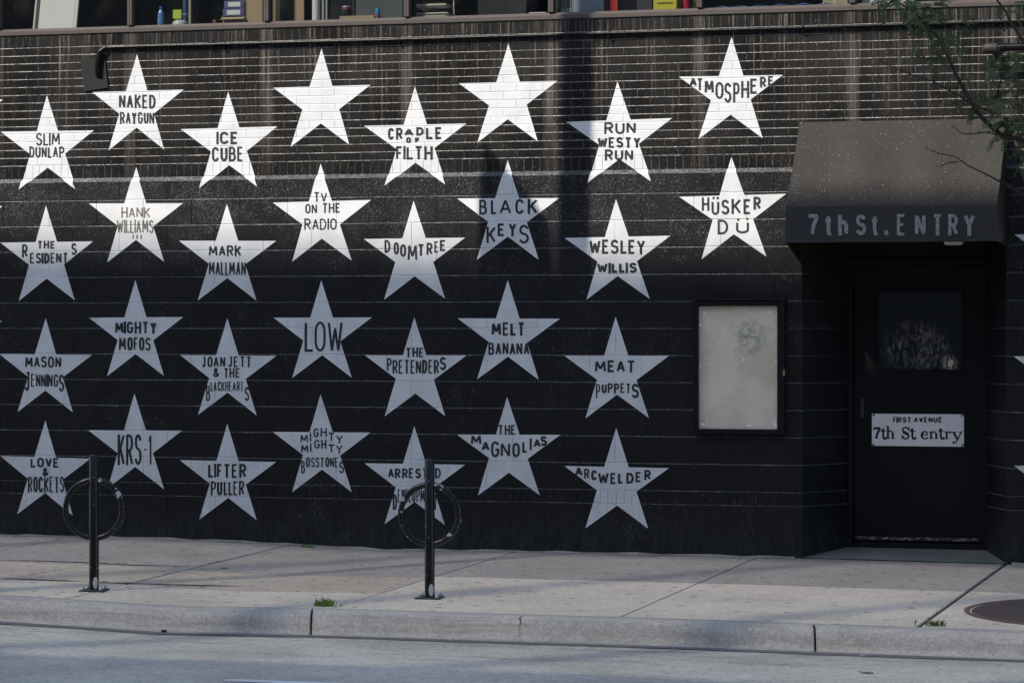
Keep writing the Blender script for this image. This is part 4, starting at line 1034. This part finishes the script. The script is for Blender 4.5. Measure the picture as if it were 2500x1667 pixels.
mb.tube(pts, .004, 6); mb.build('cable', pmat('blue_rubber', (.06, .18, .5), .4), o)
mb = MB(); mb.tube([(pts[-1][0], pts[-1][1], pts[-1][2]), (pts[-1][0]+.03, pts[-1][1], pts[-1][2])], .008, 8); mb.build('plug', pmat('plug_black', (.03, .03, .03)), o)
o = shelf_thing('tan_parcel', 'flat beige parcel at the right end of the sixth window', 'parcel', 2040, .14)
x0, x1 = fx(2008, .12), fx(2070, .12)
mb = MB(); mb.box(x0, x1, .12, .3, ZF, ZF+.13, .006, seg=2); mb.build('parcel', pmat('beige_paper', (.42, .36, .24)), o)
mb = MB(); mb.box(x0+.08, x0+.1, .118, .1195, ZF+.004, ZF+.126); mb.build('tape', pmat('pale_tape', (.55, .5, .4)), o)
o = shelf_thing('white_carton', 'white carton in the seventh window behind the leaves', 'box', 2160, .14)
x0, x1 = fx(2105, .12), fx(2230, .12)
mb = MB(); mb.box(x0, x1, .12, .32, ZF, ZF+.3, .004); mb.build('carton', WH, o)
mb = MB(); mb.box(x0+.15, x0+.16, .118, .1195, ZF+.004, ZF+.29); mb.build('seam', pmat('grey_seam', (.3, .3, .3)), o)

# ------------------------------------------------------------------ ground
KY = -4.12           # back of the kerb
mb = MB()
joints = [-9, -7.35, -5.50, -3.65, -1.80, .035, 1.92, 3.755, 5.6, 7.45, 9.3]
gapw = {-1.80: .009, .035: .005, 1.92: .005, 3.755: .013}
def slab(x0, x1, y0, y1, mi, g=(.003, .003, .003, .003)):
    x0 += g[0]; x1 -= g[1]; y0 += g[2]; y1 -= g[3]; bv = .004; nx_, ny_ = 6, 3
    P = lambda i, j, d, dz: (min(max(x0+(x1-x0)*i/nx_, x0+d), x1-d), min(max(y0+(y1-y0)*j/ny_, y0+d), y1-d), 0, dz)
    Q = lambda i, j: (lambda p: (p[0], p[1], zs(p[0], p[1])))(P(i, j, bv, 0))
    E = lambda i, j: (lambda p: (p[0], p[1], zs(p[0], p[1])-.009))(P(i, j, 0, 0))
    for i in range(nx_):
        for j in range(ny_): mb.poly([Q(i, j), Q(i+1, j), Q(i+1, j+1), Q(i, j+1)], mi)
        mb.poly([E(i, 0), E(i+1, 0), Q(i+1, 0), Q(i, 0)], mi); mb.poly([Q(i, ny_), Q(i+1, ny_), E(i+1, ny_), E(i, ny_)], mi)
    for j in range(ny_):
        mb.poly([E(0, j), Q(0, j), Q(0, j+1), E(0, j+1)], mi); mb.poly([Q(nx_, j), E(nx_, j), E(nx_, j+1), Q(nx_, j+1)], mi)
for a, b in zip(joints, joints[1:]):
    ga, gb = gapw.get(a, .005), gapw.get(b, .005)
    left = b < .1
    if left:
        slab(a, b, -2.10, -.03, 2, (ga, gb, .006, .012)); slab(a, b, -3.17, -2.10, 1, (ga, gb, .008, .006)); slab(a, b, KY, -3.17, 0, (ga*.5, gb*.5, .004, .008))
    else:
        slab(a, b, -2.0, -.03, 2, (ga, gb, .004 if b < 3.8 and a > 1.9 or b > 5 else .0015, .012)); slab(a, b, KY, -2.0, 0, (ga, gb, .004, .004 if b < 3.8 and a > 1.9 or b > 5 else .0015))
    for i in range(6):     # earth below the joints
        p, q = a+(b-a)*i/6, a+(b-a)*(i+1)/6
        mb.poly([(p, KY, zs(p, KY)-.009), (q, KY, zs(q, KY)-.009), (q, .1, zs(q, .1)-.009), (p, .1, zs(p, .1)-.009)], 3)
# mortar fillet against the wall
for i in range(90):
    p, q = XL+i*.2, XL+(i+1)*.2
    if OPL-.05 < (p+q)/2 < OPR+.05: continue
    r1, r2 = .012+.006*math.sin(i*2.3), .012+.006*math.sin((i+1)*2.3)
    mb.poly([(p, -.05-.01*math.sin(i*1.7), zs(p, -.05)+.002), (q, -.05-.01*math.sin((i+1)*1.7), zs(q, -.05)+.002), (q, -.022, zw(q)+r2), (p, -.022, zw(p)+r1)], 2)
def crack(pts, w, jit=.012):
    """jagged open crack, dark with dirt, from picture points on the pavement"""
    P = [on_walk(*p) for p in pts]; L = []
    for a, b in zip(P, P[1:]):
        m = max(2, int((b-a).length/.05))
        for i in range(m): L.append(a.lerp(b, i/m)+Vector((random.uniform(-jit, jit), random.uniform(-jit, jit), 0)))
    L.append(P[-1]); k = len(L)
    for i in range(k-1):
        w0 = w*(math.sin(math.pi*min(.999, max(.001, i/(k-1))))**.5+.15)*random.uniform(.6, 1.2); w1 = w*(math.sin(math.pi*min(.999, (i+1)/(k-1)))**.5+.15)*random.uniform(.6, 1.2)
        mb.poly([(p[0], p[1], zs(p[0], p[1])+.0025) for p in ((L[i].x, L[i].y-w0), (L[i+1].x, L[i+1].y-w1), (L[i+1].x, L[i+1].y+w1), (L[i].x, L[i].y+w0))], 3)
crack([(34, 1413), (75, 1401), (120, 1394), (150, 1389), (196, 1380)], .022)
crack([(318, 1423), (380, 1407), (453, 1386)], .006)
crack([(0, 1411), (100, 1415), (200, 1419)], .026, .006)
crack([(200, 1419.5), (400, 1426), (610, 1431), (630, 1428)], .020, .006)
crack([(0, 1367), (200, 1372), (330, 1379), (459, 1382)], .020, .006)
crack([(459, 1382), (560, 1366), (640, 1350), (712, 1335)], .018, .008)
walk = mb.build('sidewalk', [M['walk_front'], M['walk_mid'], M['walk_back'], M['dark_joint']]); tag(walk, kind='structure')
# kerb
mb = MB(); KT = lambda X: zs(X, KY)
kprof = [(0, -.009), (-.004, .0), (-.06, -.001), (-.105, -.006), (-.135, -.018), (-.155, -.038), (-.168, -.065), (-.178, -.10), (-.190, -.135), (-.225, -.150), (-.226, -.26)]
kj1, kj2 = on_walk(768, 1482).x, on_walk(1974, 1526).x
kj3 = on_walk(1262, 1506).x
kx = sorted([-14, -9, -5.3, kj1, kj2, 5.2, 8.5, 14])
for a, b in zip(kx, kx[1:]):
    a2, b2 = a+.005, b-.005; m = 20; last = None
    for i in range(m+1):
        X = a2+(b2-a2)*i/m; sh = .004*math.sin(X*5.1)+.003*math.sin(X*13+1)
        e_ = .012 if i in (0, m) else 0
        pr = [(X-y*.27, KY+y-(sh if y < -.05 else 0)+(e_ if y < -.08 else 0), KT(X)+z-(e_*.6 if -.09 > y else 0)) for y, z in kprof]
        if last:
            for j in range(len(pr)-1): mb.poly([last[j], last[j+1], pr[j+1], pr[j]][::-1], 0, True)
        last = pr
    mb.poly([(X-y*.27, KY+y, KT(X)+z) for y, z in kprof], 1)
for X in kx: mb.poly([(X-.03, KY-.0, KT(X)-.02), (X+.017, KY-.175, KT(X)-.15), (X+.077, KY-.175, KT(X)-.15), (X+.03, KY-.0, KT(X)-.02)], 1)
# hairline break in the kerb
L = [(0, .0), (-.08, -.004), (-.125, -.013), (-.152, -.034), (-.17, -.07), (-.181, -.11), (-.19, -.135)]
pts = [(kj3+.05*i/6-.02*i/6*1.6+.006*math.sin(i*2.4), KY+y-.006, KT(kj3)+z+.003) for i, (y, z) in enumerate(L)]
for i in range(len(pts)-1):
    w0, w1 = (.002, .003, .008, .006, .003, .002, .0015)[i], (.003, .008, .006, .003, .002, .0015, .001)[i]
    p, q = pts[i], pts[i+1]; mb.poly([(p[0]-w0*.5, p[1]-.002, p[2]), (q[0]-w1*.5, q[1]-.002, q[2]), (q[0]+w1*.5, q[1]-.002, q[2]), (p[0]+w0*.5, p[1]-.002, p[2])], 1)
kerb = mb.build('kerb', [M['kerb'], M['dark_joint']], merge=True); tag(kerb, kind='structure')
# road
def zr(X, Y):
    d = -(Y-(KY-.225))
    return zs(X, KY)-.150+.012*d-.0006*d*d
mb = MB(); ys = [KY-.222, -4.6, -5.0, -5.6, -6.5, -8, -10, -13, -16, -19, -23, -27, -30]; xs = [-60, -30, -16, -10, -8, -6, -5, -4, -3, -2, -1, 0, 1, 2, 3, 4, 5, 6, 8, 10, 16, 30, 60]
for a, b in zip(xs, xs[1:]):
    for c, d in zip(ys, ys[1:]): mb.poly([(a, d, zr(a, d)), (b, d, zr(b, d)), (b, c, zr(b, c)), (a, c, zr(a, c))], 0, True)
road = mb.build('road', M['road'], merge=True); tag(road, kind='structure')
mb = MB()
for i in range(140):
    p, q = -9+i*.14, -9+(i+1)*.14
    f = lambda X: .010*math.sin(X*3.3)+.006*math.sin(X*11)
    y0, y1 = KY-.2245, KY-.37
    mb.poly([(p, y1+f(p), zr(p, y1)+.004), (q, y1+f(q), zr(q, y1)+.004), (q, y0, zr(q, y0)+.004), (p, y0, zr(p, y0)+.004)])
tar = mb.build('gutter_seam', M['tar']); tag(tar, kind='structure')
def on_road(px, py):
    d = ray(px, py); t = 16
    for _ in range(30):
        p = CAM+d*t; t += (zr(p.x, p.y)-p.z)/d.z
    return CAM+d*t
s0 = on_road(572, 1657.5); mb = MB()
for i in range(10):
    a, b = s0.x+.3*i, s0.x+.3*(i+1); y0, y1 = s0.y, s0.y-.11
    p0 = (a-(.0 if i else .0), y1 if i else y0-.055, zr(a, y1)+.004)
    mb.poly([(a if i else a-.0, y1 if i else y1, zr(a, y1)+.004), (b, y1, zr(b, y1)+.004), (b, y0, zr(b, y0)+.004), (a, y0, zr(a, y0)+.004)])
mb.poly([(s0.x-.05, s0.y-.055, zr(s0.x, s0.y)+.004), (s0.x, s0.y-.11, zr(s0.x, s0.y-.11)+.004), (s0.x, s0.y, zr(s0.x, s0.y)+.004)])
lm = mb.build('lane_line', M['mark']); tag(lm, kind='structure')
mb = MB(); mb.poly([(-400, -400, -.62), (400, -400, -.62), (400, 400, -.62), (-400, 400, -.62)])
gr = mb.build('ground', M['walk_back']); tag(gr, kind='structure')
mb = MB(); mb.box(-60, 60, -36, -30.02, -.7, -.05, .02); fw = mb.build('far_sidewalk', M['walk_mid']); tag(fw, kind='structure')

# manhole cover at the right edge
p1, p2, p3 = on_walk(2353, 1488), on_walk(2500, 1462), on_walk(2500, 1524)
ax, ay, bx, by, cx, cy = p1.x, p1.y, p2.x, p2.y, p3.x, p3.y
d = 2*(ax*(by-cy)+bx*(cy-ay)+cx*(ay-by))
ux = ((ax*ax+ay*ay)*(by-cy)+(bx*bx+by*by)*(cy-ay)+(cx*cx+cy*cy)*(ay-by))/d
uy = ((ax*ax+ay*ay)*(cx-bx)+(bx*bx+by*by)*(ax-cx)+(cx*cx+cy*cy)*(bx-ax))/d
mr = math.hypot(ax-ux, ay-uy)
print('manhole', ux, uy, mr)
mz = zs(ux, uy)
def iron():
    t = NT('rusty_cast_iron'); n = t.noise(9, 5, .65); g = t.noise(140, 3)
    c = t.mix(t.step(n, .3, .7), (.075, .058, .055), (.115, .09, .083)); t.bump(g, .5, .004); return t.fin(c, .6, .4, .25)
M['iron'] = iron()
mh = empty('manhole_cover', (ux, uy, mz), 'round rusty brown iron manhole cover set in the pavement beside the kerb', 'manhole cover')
def tilt(v): return (v[0], v[1], zs(v[0], v[1])+v[2])
mb = MB(); N_ = 48
for (r0, h0), (r1, h1) in zip([(0, .006), (mr*.2, .006), (mr*.5, .006), (mr*.8, .006), (mr*.93, .006), (mr*.945, .002)], [(mr*.2, .006), (mr*.5, .006), (mr*.8, .006), (mr*.93, .006), (mr*.945, .002), (mr*.952, -.006)]):
    for j in range(N_):
        a, b = 2*math.pi*j/N_, 2*math.pi*(j+1)/N_
        q = [tilt((ux+r*math.cos(t), uy+r*math.sin(t), h)) for r, t, h in ((r0, a, h0), (r1, a, h1), (r1, b, h1), (r0, b, h0))]
        mb.poly(q if r0 > 0 else q[1:])
mb.build('lid', M['iron'], mh)
mb = MB()
for (r0, h0), (r1, h1) in zip([(mr*.955, -.006), (mr*.962, .006)], [(mr*.962, .006), (mr, .005)]):
    for j in range(N_):
        a, b = 2*math.pi*j/N_, 2*math.pi*(j+1)/N_
        mb.poly([tilt((ux+r*math.cos(t), uy+r*math.sin(t), h)) for r, t, h in ((r0, a, h0), (r1, a, h1), (r1, b, h1), (r0, b, h0))])
mb.build('rim', simple('rust_rim', (.17, .11, .085), .7, .3, var=.4, sc=14), mh)

# ------------------------------------------------------------------ hoop bicycle racks
def rack_paint():
    t = NT('chipped_black_rack_paint'); n = t.noise(16, 5, .6); f = t.step(n, .625, .64)
    c = t.mix(f, (.005, .0055, .0065), (.40, .42, .44)); t.bump(t.noise(60, 3), .15, .003)
    return t.fin(c, .27, .45)
M['rack'] = rack_paint()
t = NT('black_post_paint'); vd, vc = t.vor(60); sep = t.n('ShaderNodeSeparateColor'); t.lk(vc, sep.inputs[0])
fk = t.math('MULTIPLY', t.math('GREATER_THAN', sep.outputs[0], .93), t.step(vd, .1, .3, 1, 0))
M['post'] = t.fin(t.mix(fk, t.mix(t.noise(20), (.005, .0055, .006), (.011, .011, .012)), (.4, .4, .4)), .24, .35)
def make_rack(h):
    o = empty('bike_rack', (0, 0, 0), 'x', 'bike rack', 'hoop bike racks on the pavement')
    mb = MB(); mb.lathe([(.0325, .008), (.0325, h-.004), (.0295, h)], (0, 0, 0), 24); mb.build('post', M['post'], o, world=False)
    mb = MB(); rc = h-.360; rr = .193
    pts = [(rr*math.cos(2*math.pi*i/48), 0, rc+rr*math.sin(2*math.pi*i/48)) for i in range(48)]
    mb.tube(pts, .0198, 12, closed=True); mb.build('ring', M['rack'], o, world=False)
    mb = MB(); mb.box(-.085, .085, -.085, .085, 0, .010, .003); bp = mb.build('base_plate', simple('worn_base_plate', (.05, .05, .05), .45, .4, .3), o, world=False)
    bm_ = simple('bolt_metal', (.35, .36, .37), .4, .5, .7)
    for sx in (-1, 1):
        for sy_ in (-1, 1):
            mb = MB(); mb.lathe([(.013, .0102), (.013, .02), (.008, .024), (.006, .032)], (sx*.062, sy_*.062, 0), 8); mb.build('bolt', bm_, bp, world=False)
    mb = MB()   # oval sticker wrapped on the post
    ca = R(-58); k = 10
    for i in range(k):
        a0, a1 = -1+2*i/k, -1+2*(i+1)/k
        q = [(  .0332*math.cos(ca+a*.55), .0332*math.sin(ca+a*.55), .055+s*.04*math.sqrt(max(0, 1-a*a))) for a, s in ((a0, -1), (a1, -1), (a1, 1), (a0, 1))]
        mb.poly(q)
    mb.build('sticker', pmat('white_sticker', (.7, .72, .75), .4), o, world=False)
    return o
def copy_tree(o, parent=None):
    c = o.copy(); COL.objects.link(c); c.parent = parent
    for ch in [x for x in bpy.data.objects if x.parent == o]: copy_tree(ch, c)
    return c
rk = make_rack(.905)
bpy.context.view_layer.update()
rk2 = copy_tree(rk)
def place(o, px, py, ang, Y=-3.55):
    p = on_walk(px, py); o.location = (p.x, p.y, zs(p.x, p.y)); o.rotation_euler = (0, 0, ang)
    print('rack', p)
place(rk, 229.5, 1441, R(10)); tag(rk, 'black post and ring bike rack with chipped paint, near the left edge')
place(rk2, 1049, 1459, R(6)); tag(rk2, 'black post and ring bike rack in front of the middle of the star wall')

# ------------------------------------------------------------------ weeds and litter
M['grass'] = simple('weed_green', (.13, .23, .04), .6, .3, var=.4, sc=40)
M['weed'] = simple('dry_weed_green', (.10, .13, .04), .7, .2, var=.5, sc=40)
def tuft(p, n, w, h, label, m, leafy=False):
    o = empty('grass_tuft' if not leafy else 'weed', p, label, 'weed'); mb = MB()
    for i in range(n):
        x, y = random.gauss(0, w*.33), random.gauss(0, .014)
        a = random.uniform(0, 2*math.pi); l = h*random.uniform(.5, 1.15); ln = random.uniform(.2, .8)*l
        dx, dy = math.cos(a)*ln, math.sin(a)*ln*.6; ww = random.uniform(.0018, .0035)
        b0 = Vector((p.x+x, p.y+y, p.z-.002)); m1 = b0+Vector((dx*.4, dy*.4, l*.65)); t1 = b0+Vector((dx, dy, l*(1 if ln < .5*l else .8)))
        s = Vector((ww, ww*.5, 0))
        mb.poly([b0-s, b0+s, m1+s, m1-s]); mb.poly([m1-s, m1+s, t1])
        if leafy:
            for q in range(3):
                c = b0.lerp(t1, random.uniform(.3, 1)); r_ = random.uniform(.004, .009); a2 = random.uniform(0, 6.28)
                u = Vector((math.cos(a2)*r_, math.sin(a2)*r_, random.uniform(-.3, .5)*r_)); v = Vector((-math.sin(a2)*r_*.5, math.cos(a2)*r_*.5, r_*.3))
                mb.poly([c-u, c-v, c+u, c+v])
    mb.build('blades' if not leafy else 'leaves', m, o)
    mb = MB()
    for i in range(8): mb.poly([(p.x+random.gauss(0, w*.3)+dx_, p.y+dy_, p.z+.004) for dx_, dy_ in ((-.01, -.006), (.01, -.006), (.006, .008), (-.008, .007))])
    mb.build('soil', M['dark_joint'], o)
tuft(on_walk(793, 1479), 95, .10, .06, 'bright green grass tuft growing from the kerb joint', M['grass'])
tuft(on_walk(755, 1335), 34, .07, .026, 'small green weed at the foot of the star wall', M['grass'], True)
tuft(on_walk(2283, 1527), 36, .10, .045, 'straggly dry weed at the kerb end of a pavement joint by the manhole', M['weed'], True)
tuft(on_walk(546, 1387), 22, .03, .012, 'tiny green sprout in a hairline pavement joint', M['grass'])
def litter(name, label, cat, p, w, l, m, curl=.01):
    mb = MB(); k = 6; a = random.uniform(-.3, .3)
    def P(u, v):
        x, y = (u-.5)*w*math.sin(math.pi*min(.98, max(.02, v)))**.6, (v-.5)*l
        return (p.x+y*math.cos(a)-x*math.sin(a), p.y+y*math.sin(a)+x*math.cos(a), p.z+.004+curl*(u-.5)**2*4)
    for i in range(k):
        for j in range(3): mb.poly([P(j/3, i/k), P(j/3, (i+1)/k), P((j+1)/3, (i+1)/k), P((j+1)/3, i/k)], 0, True)
    o = mb.build(name, m); return tag(o, label, cat)
p = on_road(2115, 1643); litter('paper_scrap', 'thin pale scrap of paper lying on the road', 'litter', p, .06, .085, pmat('litter_paper', (.62, .6, .5)))
p = on_road(2106, 1603); litter('paper_scrap', 'pale scrap of paper on the dark gutter seam', 'litter', p, .03, .035, pmat('litter_paper2', (.6, .6, .58)))
p = on_road(468, 1529); p.y = KY-.235; litter('fallen_leaf', 'little grey green fallen leaf against the kerb foot', 'leaf', p, .04, .035, pmat('grey_leaf', (.08, .09, .07)), .02)

# ------------------------------------------------------------------ honey locust at the right
TX, TY = 5.6, -2.4
tree = empty('locust_tree', (TX, TY, zs(TX, TY)), 'feathery leaved tree reaching thin branches over the awning from the right', 'tree')
def bark():
    t = NT('dark_bark'); n = t.noise(1, 5, .7, t.scale((30, 30, 6))); c = t.mix(n, (.018, .015, .013), (.06, .05, .042)); t.bump(n, .6, .01); return t.fin(c, .85, .2)
M['bark'] = bark()
def leaf_mat():
    t = NT('locust_leaf'); n = t.noise(9, 3); c = t.mix(t.step(n, .3, .7), (.030, .056, .020), (.075, .120, .040))
    t.b.inputs['Subsurface Weight'].default_value = 0
    tr = t.n('ShaderNodeBsdfTranslucent'); t.lk(c, tr.inputs[0]); mx = t.n('ShaderNodeMixShader'); mx.inputs[0].default_value = .22
    t.fin(c, .5, .35); t.lk(t.b.outputs[0], mx.inputs[1]); t.lk(tr.outputs[0], mx.inputs[2]); t.lk(mx.outputs[0], t.out.inputs[0]); return t.m
M['leaf'] = leaf_mat()
mb = MB(); zb = zs(TX, TY)
trunk = [(TX, TY, zb-.1), (TX+.01, TY, zb+.15), (TX+.03, TY+.01, zb+1.0), (TX-.02, TY+.02, zb+2.2), (TX-.06, TY+.04, zb+3.2), (TX-.2, TY+.06, zb+4.4), (TX-.5, TY+.1, zb+5.6), (TX-1.0, TY+.15, zb+6.8)]
mb.tube(trunk, [.16, .12, .1, .09, .08, .065, .05, .02], 14); mb.build('trunk', M['bark'], tree)
BR, LV = MB(), MB()
YT = -1.9
def dpt(x, y, Y=YT): return on_y(*zp('D', x, y), Y)
def branch(pts, r0, r1, Y=YT, jit=.03):
    P = [dpt(x, y, Y+random.uniform(-jit, jit)) for x, y in pts]
    k = len(P); BR.tube(P, [r0+(r1-r0)*i/(k-1) for i in range(k)], 7); return P
def leaflet(c, d, n_, l, w_):
    s = d.cross(n_); s.normalize()
    LV.poly([c, c+d*l*.45+s*w_, c+d*l, c+d*l*.45-s*w_])
def leaf(base, d, L_=.10, dens=9):
    d = d.normalized(); n_ = Vector((random.uniform(-.5, .5), random.uniform(-.9, .1), random.uniform(.3, 1))).normalized()
    s = d.cross(n_); s.normalize(); n_ = s.cross(d)
    for i in range(dens):
        t = (i+.6)/dens; c = base+d*L_*t+Vector((0, 0, -.25*L_*t*t))
        for sg in (-1, 1):
            dd = (s*sg+d*.45+n_*random.uniform(-.25, .25)).normalized(); ln = L_*.23*(1-.35*abs(t-.45))
            leaflet(c, dd, n_, ln*random.uniform(.85, 1.15), ln*.34)
def spray(P, n, L_=.1, spread=.06, up=.0):
    for _ in range(n):
        i = random.randrange(len(P)-1); b = P[i].lerp(P[i+1], random.random())
        d = Vector((random.gauss(0, 1), random.gauss(0, .8), random.gauss(up, .6)))
        if d.length < .1: continue
        leaf(b+d.normalized()*random.uniform(0, spread), d, L_*random.uniform(.6, 1.25))
main = branch([(2900, 1500), (2600, 1260), (2287, 1120), (2110, 1080), (1990, 980), (1900, 880), (1810, 720), (1740, 590), (1660, 400), (1610, 310), (1500, 190), (1420, 100), (1300, 30), (1200, -20), (1050, -120)], .020, .004)
b2 = branch([(2900, 900), (2500, 600), (2287, 340), (2190, 190), (2140, 90), (2070, 0), (1980, -150)], .014, .005, YT-.25)
b3 = branch([(1900, 850), (1740, 745), (1560, 650), (1400, 600), (1290, 555), (1180, 510), (1140, 475)], .006, .0022)
b4 = branch([(2110, 1080), (1990, 1055), (1850, 1070), (1780, 1060), (1740, 1020), (1705, 1010)], .005, .002)
b5 = branch([(2600, 1760), (2270, 1545), (2150, 1470), (2080, 1440), (1970, 1380), (1840, 1320), (1740, 1250), (1600, 1220), (1500, 1180)], .009, .0022)
b5b = branch([(1760, 1290), (1680, 1300), (1610, 1330)], .004, .0018)
b6 = branch([(2060, 850), (2080, 720), (2110, 620), (2200, 520), (2287, 450), (2500, 330)], .005, .004)
b7 = branch([(2287, 1060), (2130, 940), (2000, 880), (1900, 840)], .008, .005)
for bb in (b3, b4, b5, b5b):           # bare spurs
    for _ in range(9 if bb is not b5 else 16):
        i = random.randrange(len(bb)-1); a = bb[i].lerp(bb[i+1], random.random()); d = Vector((random.gauss(0, 1), random.gauss(0, .6), random.gauss(.2, .8))).normalized()*random.uniform(.012, .04)
        BR.tube([a, a+d], [.0025, .0012], 5)
def cluster(x0, x1, y0, y1, n, Y=YT, L_=.12):
    for _ in range(int(n*1.05)):
        c = dpt(random.uniform(x0, x1), random.uniform(y0, y1), Y+random.uniform(-.22, .22))
        d = Vector((random.gauss(-.2, 1), random.gauss(0, .7), random.gauss(-.1, .55))); leaf(c, d, L_*random.uniform(.6, 1.2))
cluster(1270, 1600, 10, 190, 34); cluster(1100, 1400, -80, 20, 20); cluster(1760, 1960, 120, 185, 7, L_=.08); cluster(1450, 1850, 170, 330, 24); cluster(1500, 1780, 330, 500, 13)
cluster(1560, 1950, 690, 860, 12, L_=.08); cluster(2040, 2287, 430, 600, 22); cluster(2060, 2330, 720, 1090, 58); cluster(2180, 2330, 620, 760, 12); cluster(2150, 2340, 20, 120, 12); cluster(2230, 2330, 1100, 1420, 10)
cluster(1560, 1700, -60, 60, 12); cluster(1820, 1990, 760, 860, 8)
spray(main[4:13], 26, .09, .05); spray(b6, 14, .09)
# rest of the crown above and beyond the picture
for _ in range(46):
    a = random.choice([Vector(q) for q in trunk[4:]]); e = Vector((random.uniform(3.1, 8.6), random.uniform(-4.2, -.7), random.uniform(4.9, 8.2)))
    m = a.lerp(e, .5)+Vector((0, 0, .25)); BR.tube([a, m, e], [.025, .014, .004], 6)
    for _ in range(26):
        c = m.lerp(e, random.uniform(.3, 1.05))+Vector((random.gauss(0, .28), random.gauss(0, .28), random.gauss(0, .2)))
        leaf(c, Vector((random.gauss(0, 1), random.gauss(0, 1), random.gauss(-.1, .5))), .17, 7)
BR.build('branches', M['bark'], tree); LV.build('crown', M['leaf'], tree)

# ------------------------------------------------------------------ across the street (outside the picture): what throws the shade
SHK = math.tan(EL)/math.cos(AZ)     # drop of the sun per metre towards the wall
SHX = math.tan(AZ)
PYL = -4.06                         # lamp post at the kerb, just left of the picture
sx0 = on_y(1409, 300, 0).x
lp = empty('street_lamp', (sx0+PYL*SHX, PYL, zs(-3, PYL)), 'tall grey steel street lamp post at the kerb with an unseen panel added for its shadow', 'street lamp')
bx_ = sx0+PYL*SHX
mb = MB(); mb.lathe([(.11, 0), (.11, .03), (.10, .05), (.097, 13.5), (.07, 15.2)], (bx_, PYL, zs(bx_, PYL)), 24); mb.build('pole', M['frame'], lp)
mb = MB(); mb.tube([(bx_, PYL, 14.6), (bx_-.1, PYL-.6, 15.3), (bx_-.15, PYL-2.2, 15.5)], [.045, .04, .035], 10); mb.build('arm', M['frame'], lp)
mb = MB(); mb.box(bx_-.3, bx_, PYL-2.9, PYL-2.2, 15.42, 15.58, .04, seg=2); mb.build('lamp_head', M['frame'], lp)
def cast(px, py, Y):              # the point at depth Y whose shadow falls on this spot of the wall
    p = on_y(px, py, 0); return (p.x+Y*SHX, Y, p.z-Y*SHK)
poly = [cast(1185, 352, PYL), cast(1245, 425, PYL), cast(1310, 500, PYL), cast(1351, 560, PYL), cast(1353, 720, PYL), cast(1178, 720, PYL)]  # unseen panel, added and shaped only to cast the angular wall shadow
mb = MB(); fr = [Vector(p) for p in poly]; bk = [p+Vector((0, .02, 0)) for p in fr]; k = len(fr)
mb.poly(fr); mb.poly(bk[::-1])
for i in range(k): mb.poly([fr[i], bk[i], bk[(i+1) % k], fr[(i+1) % k]])
for zz_ in (min(p.z for p in fr)+.02, min(p.z for p in fr)+.35):
    mb.tube([(fr[4].x, PYL, zz_), (bx_, PYL, zz_)], .01, 6)
mb.build('shadow_panel', M['cream'], lp)
BY = -24.6
ob = empty('office_block', (-18, BY, 0), 'flat roofed office block with an added sun blocking roof screen across the street', 'building')
ob.rotation_euler = (0, 0, R(-1.5))
top = 2.28-BY*SHK                   # top edge of the added roof panel: its shadow ends on the star wall
RZ = (-BY-5.85)*SHK-.2              # roof line; added louvres above it leak sun in place of reflected light
LZ = -BY*SHK+.05
mb = MB()
bx0, bx1 = -10, 11
for fl_ in range(6):
    z0, z1 = fl_*RZ/6, (fl_+1)*RZ/6
    mb.box(bx0, bx1, -14, -.25, z0, z0+2.2-.001); mb.box(bx0-.001, bx1+.001, -14, 0, z0+2.2, z1)
M['tower'] = simple('tan_stone_cladding', (.30, .28, .26), .8, .3)
mb.build('wall', M['tower'], ob, world=False)
mb = MB(); mb.box(bx0, bx1, -.3, -.06, LZ, top, .01); mb.build('sun_blocker_panel', M['tower'], ob, world=False)
mb = MB(); nl = 44; pit = (LZ-RZ)/nl
for i in range(nl): mb.box(bx0, bx1, -.132, -.128, RZ+pit*(i+.165), RZ+pit*(i+1)-.001)
for i in range(8): X = bx0+.2+i*(bx1-bx0-.4)/7; mb.box(X-.1, X+.1, -.45, -.22, RZ-.01, top-.3)
mb.build('sun_leak_louvres', M['frame'], ob, world=False)
mb = MB()
for fl_ in range(6):
    for i in range(5):
        x = bx0+1+i*4; mb.box(x, x+2.6, -.3, -.2, fl_*RZ/6+.4, fl_*RZ/6+2.1)
M['tower_glass'] = simple('dark_glass', (.03, .04, .05), .1, .5)
mb.build('window', M['tower_glass'], ob, world=False)
for nm, lab, xa, xb, hh in (('shop_row', 'low stone shop row left of the office block across the street', -75, -28.6, 13.5), ('shop_row', 'low stone shop row right of the office block across the street', -6.4, 60, 14.0)):
    sr = empty(nm, ((xa+xb)/2, BY, 0), lab, 'building', 'shop rows across the street')
    mb = MB()
    for f_ in range(4): mb.box(xa, xb, BY-14, BY-(.0 if f_ else .3), f_*hh/4+.002, (f_+1)*hh/4, 0)
    mb.box(xa-.1, xb+.1, BY-14, BY+.25, hh+.002, hh+.5, .05); mb.build('wall', M['tower'], sr)
    mb = MB()
    for f_ in range(1, 4):
        for i in range(int((xb-xa)/3.2)-1): mb.box(xa+1+i*3.2, xa+2.6+i*3.2, BY-.1, BY+.02, f_*hh/4+.7, f_*hh/4+2.6)
    mb.build('window', M['tower_glass'], sr)
print('objects', len(bpy.data.objects))
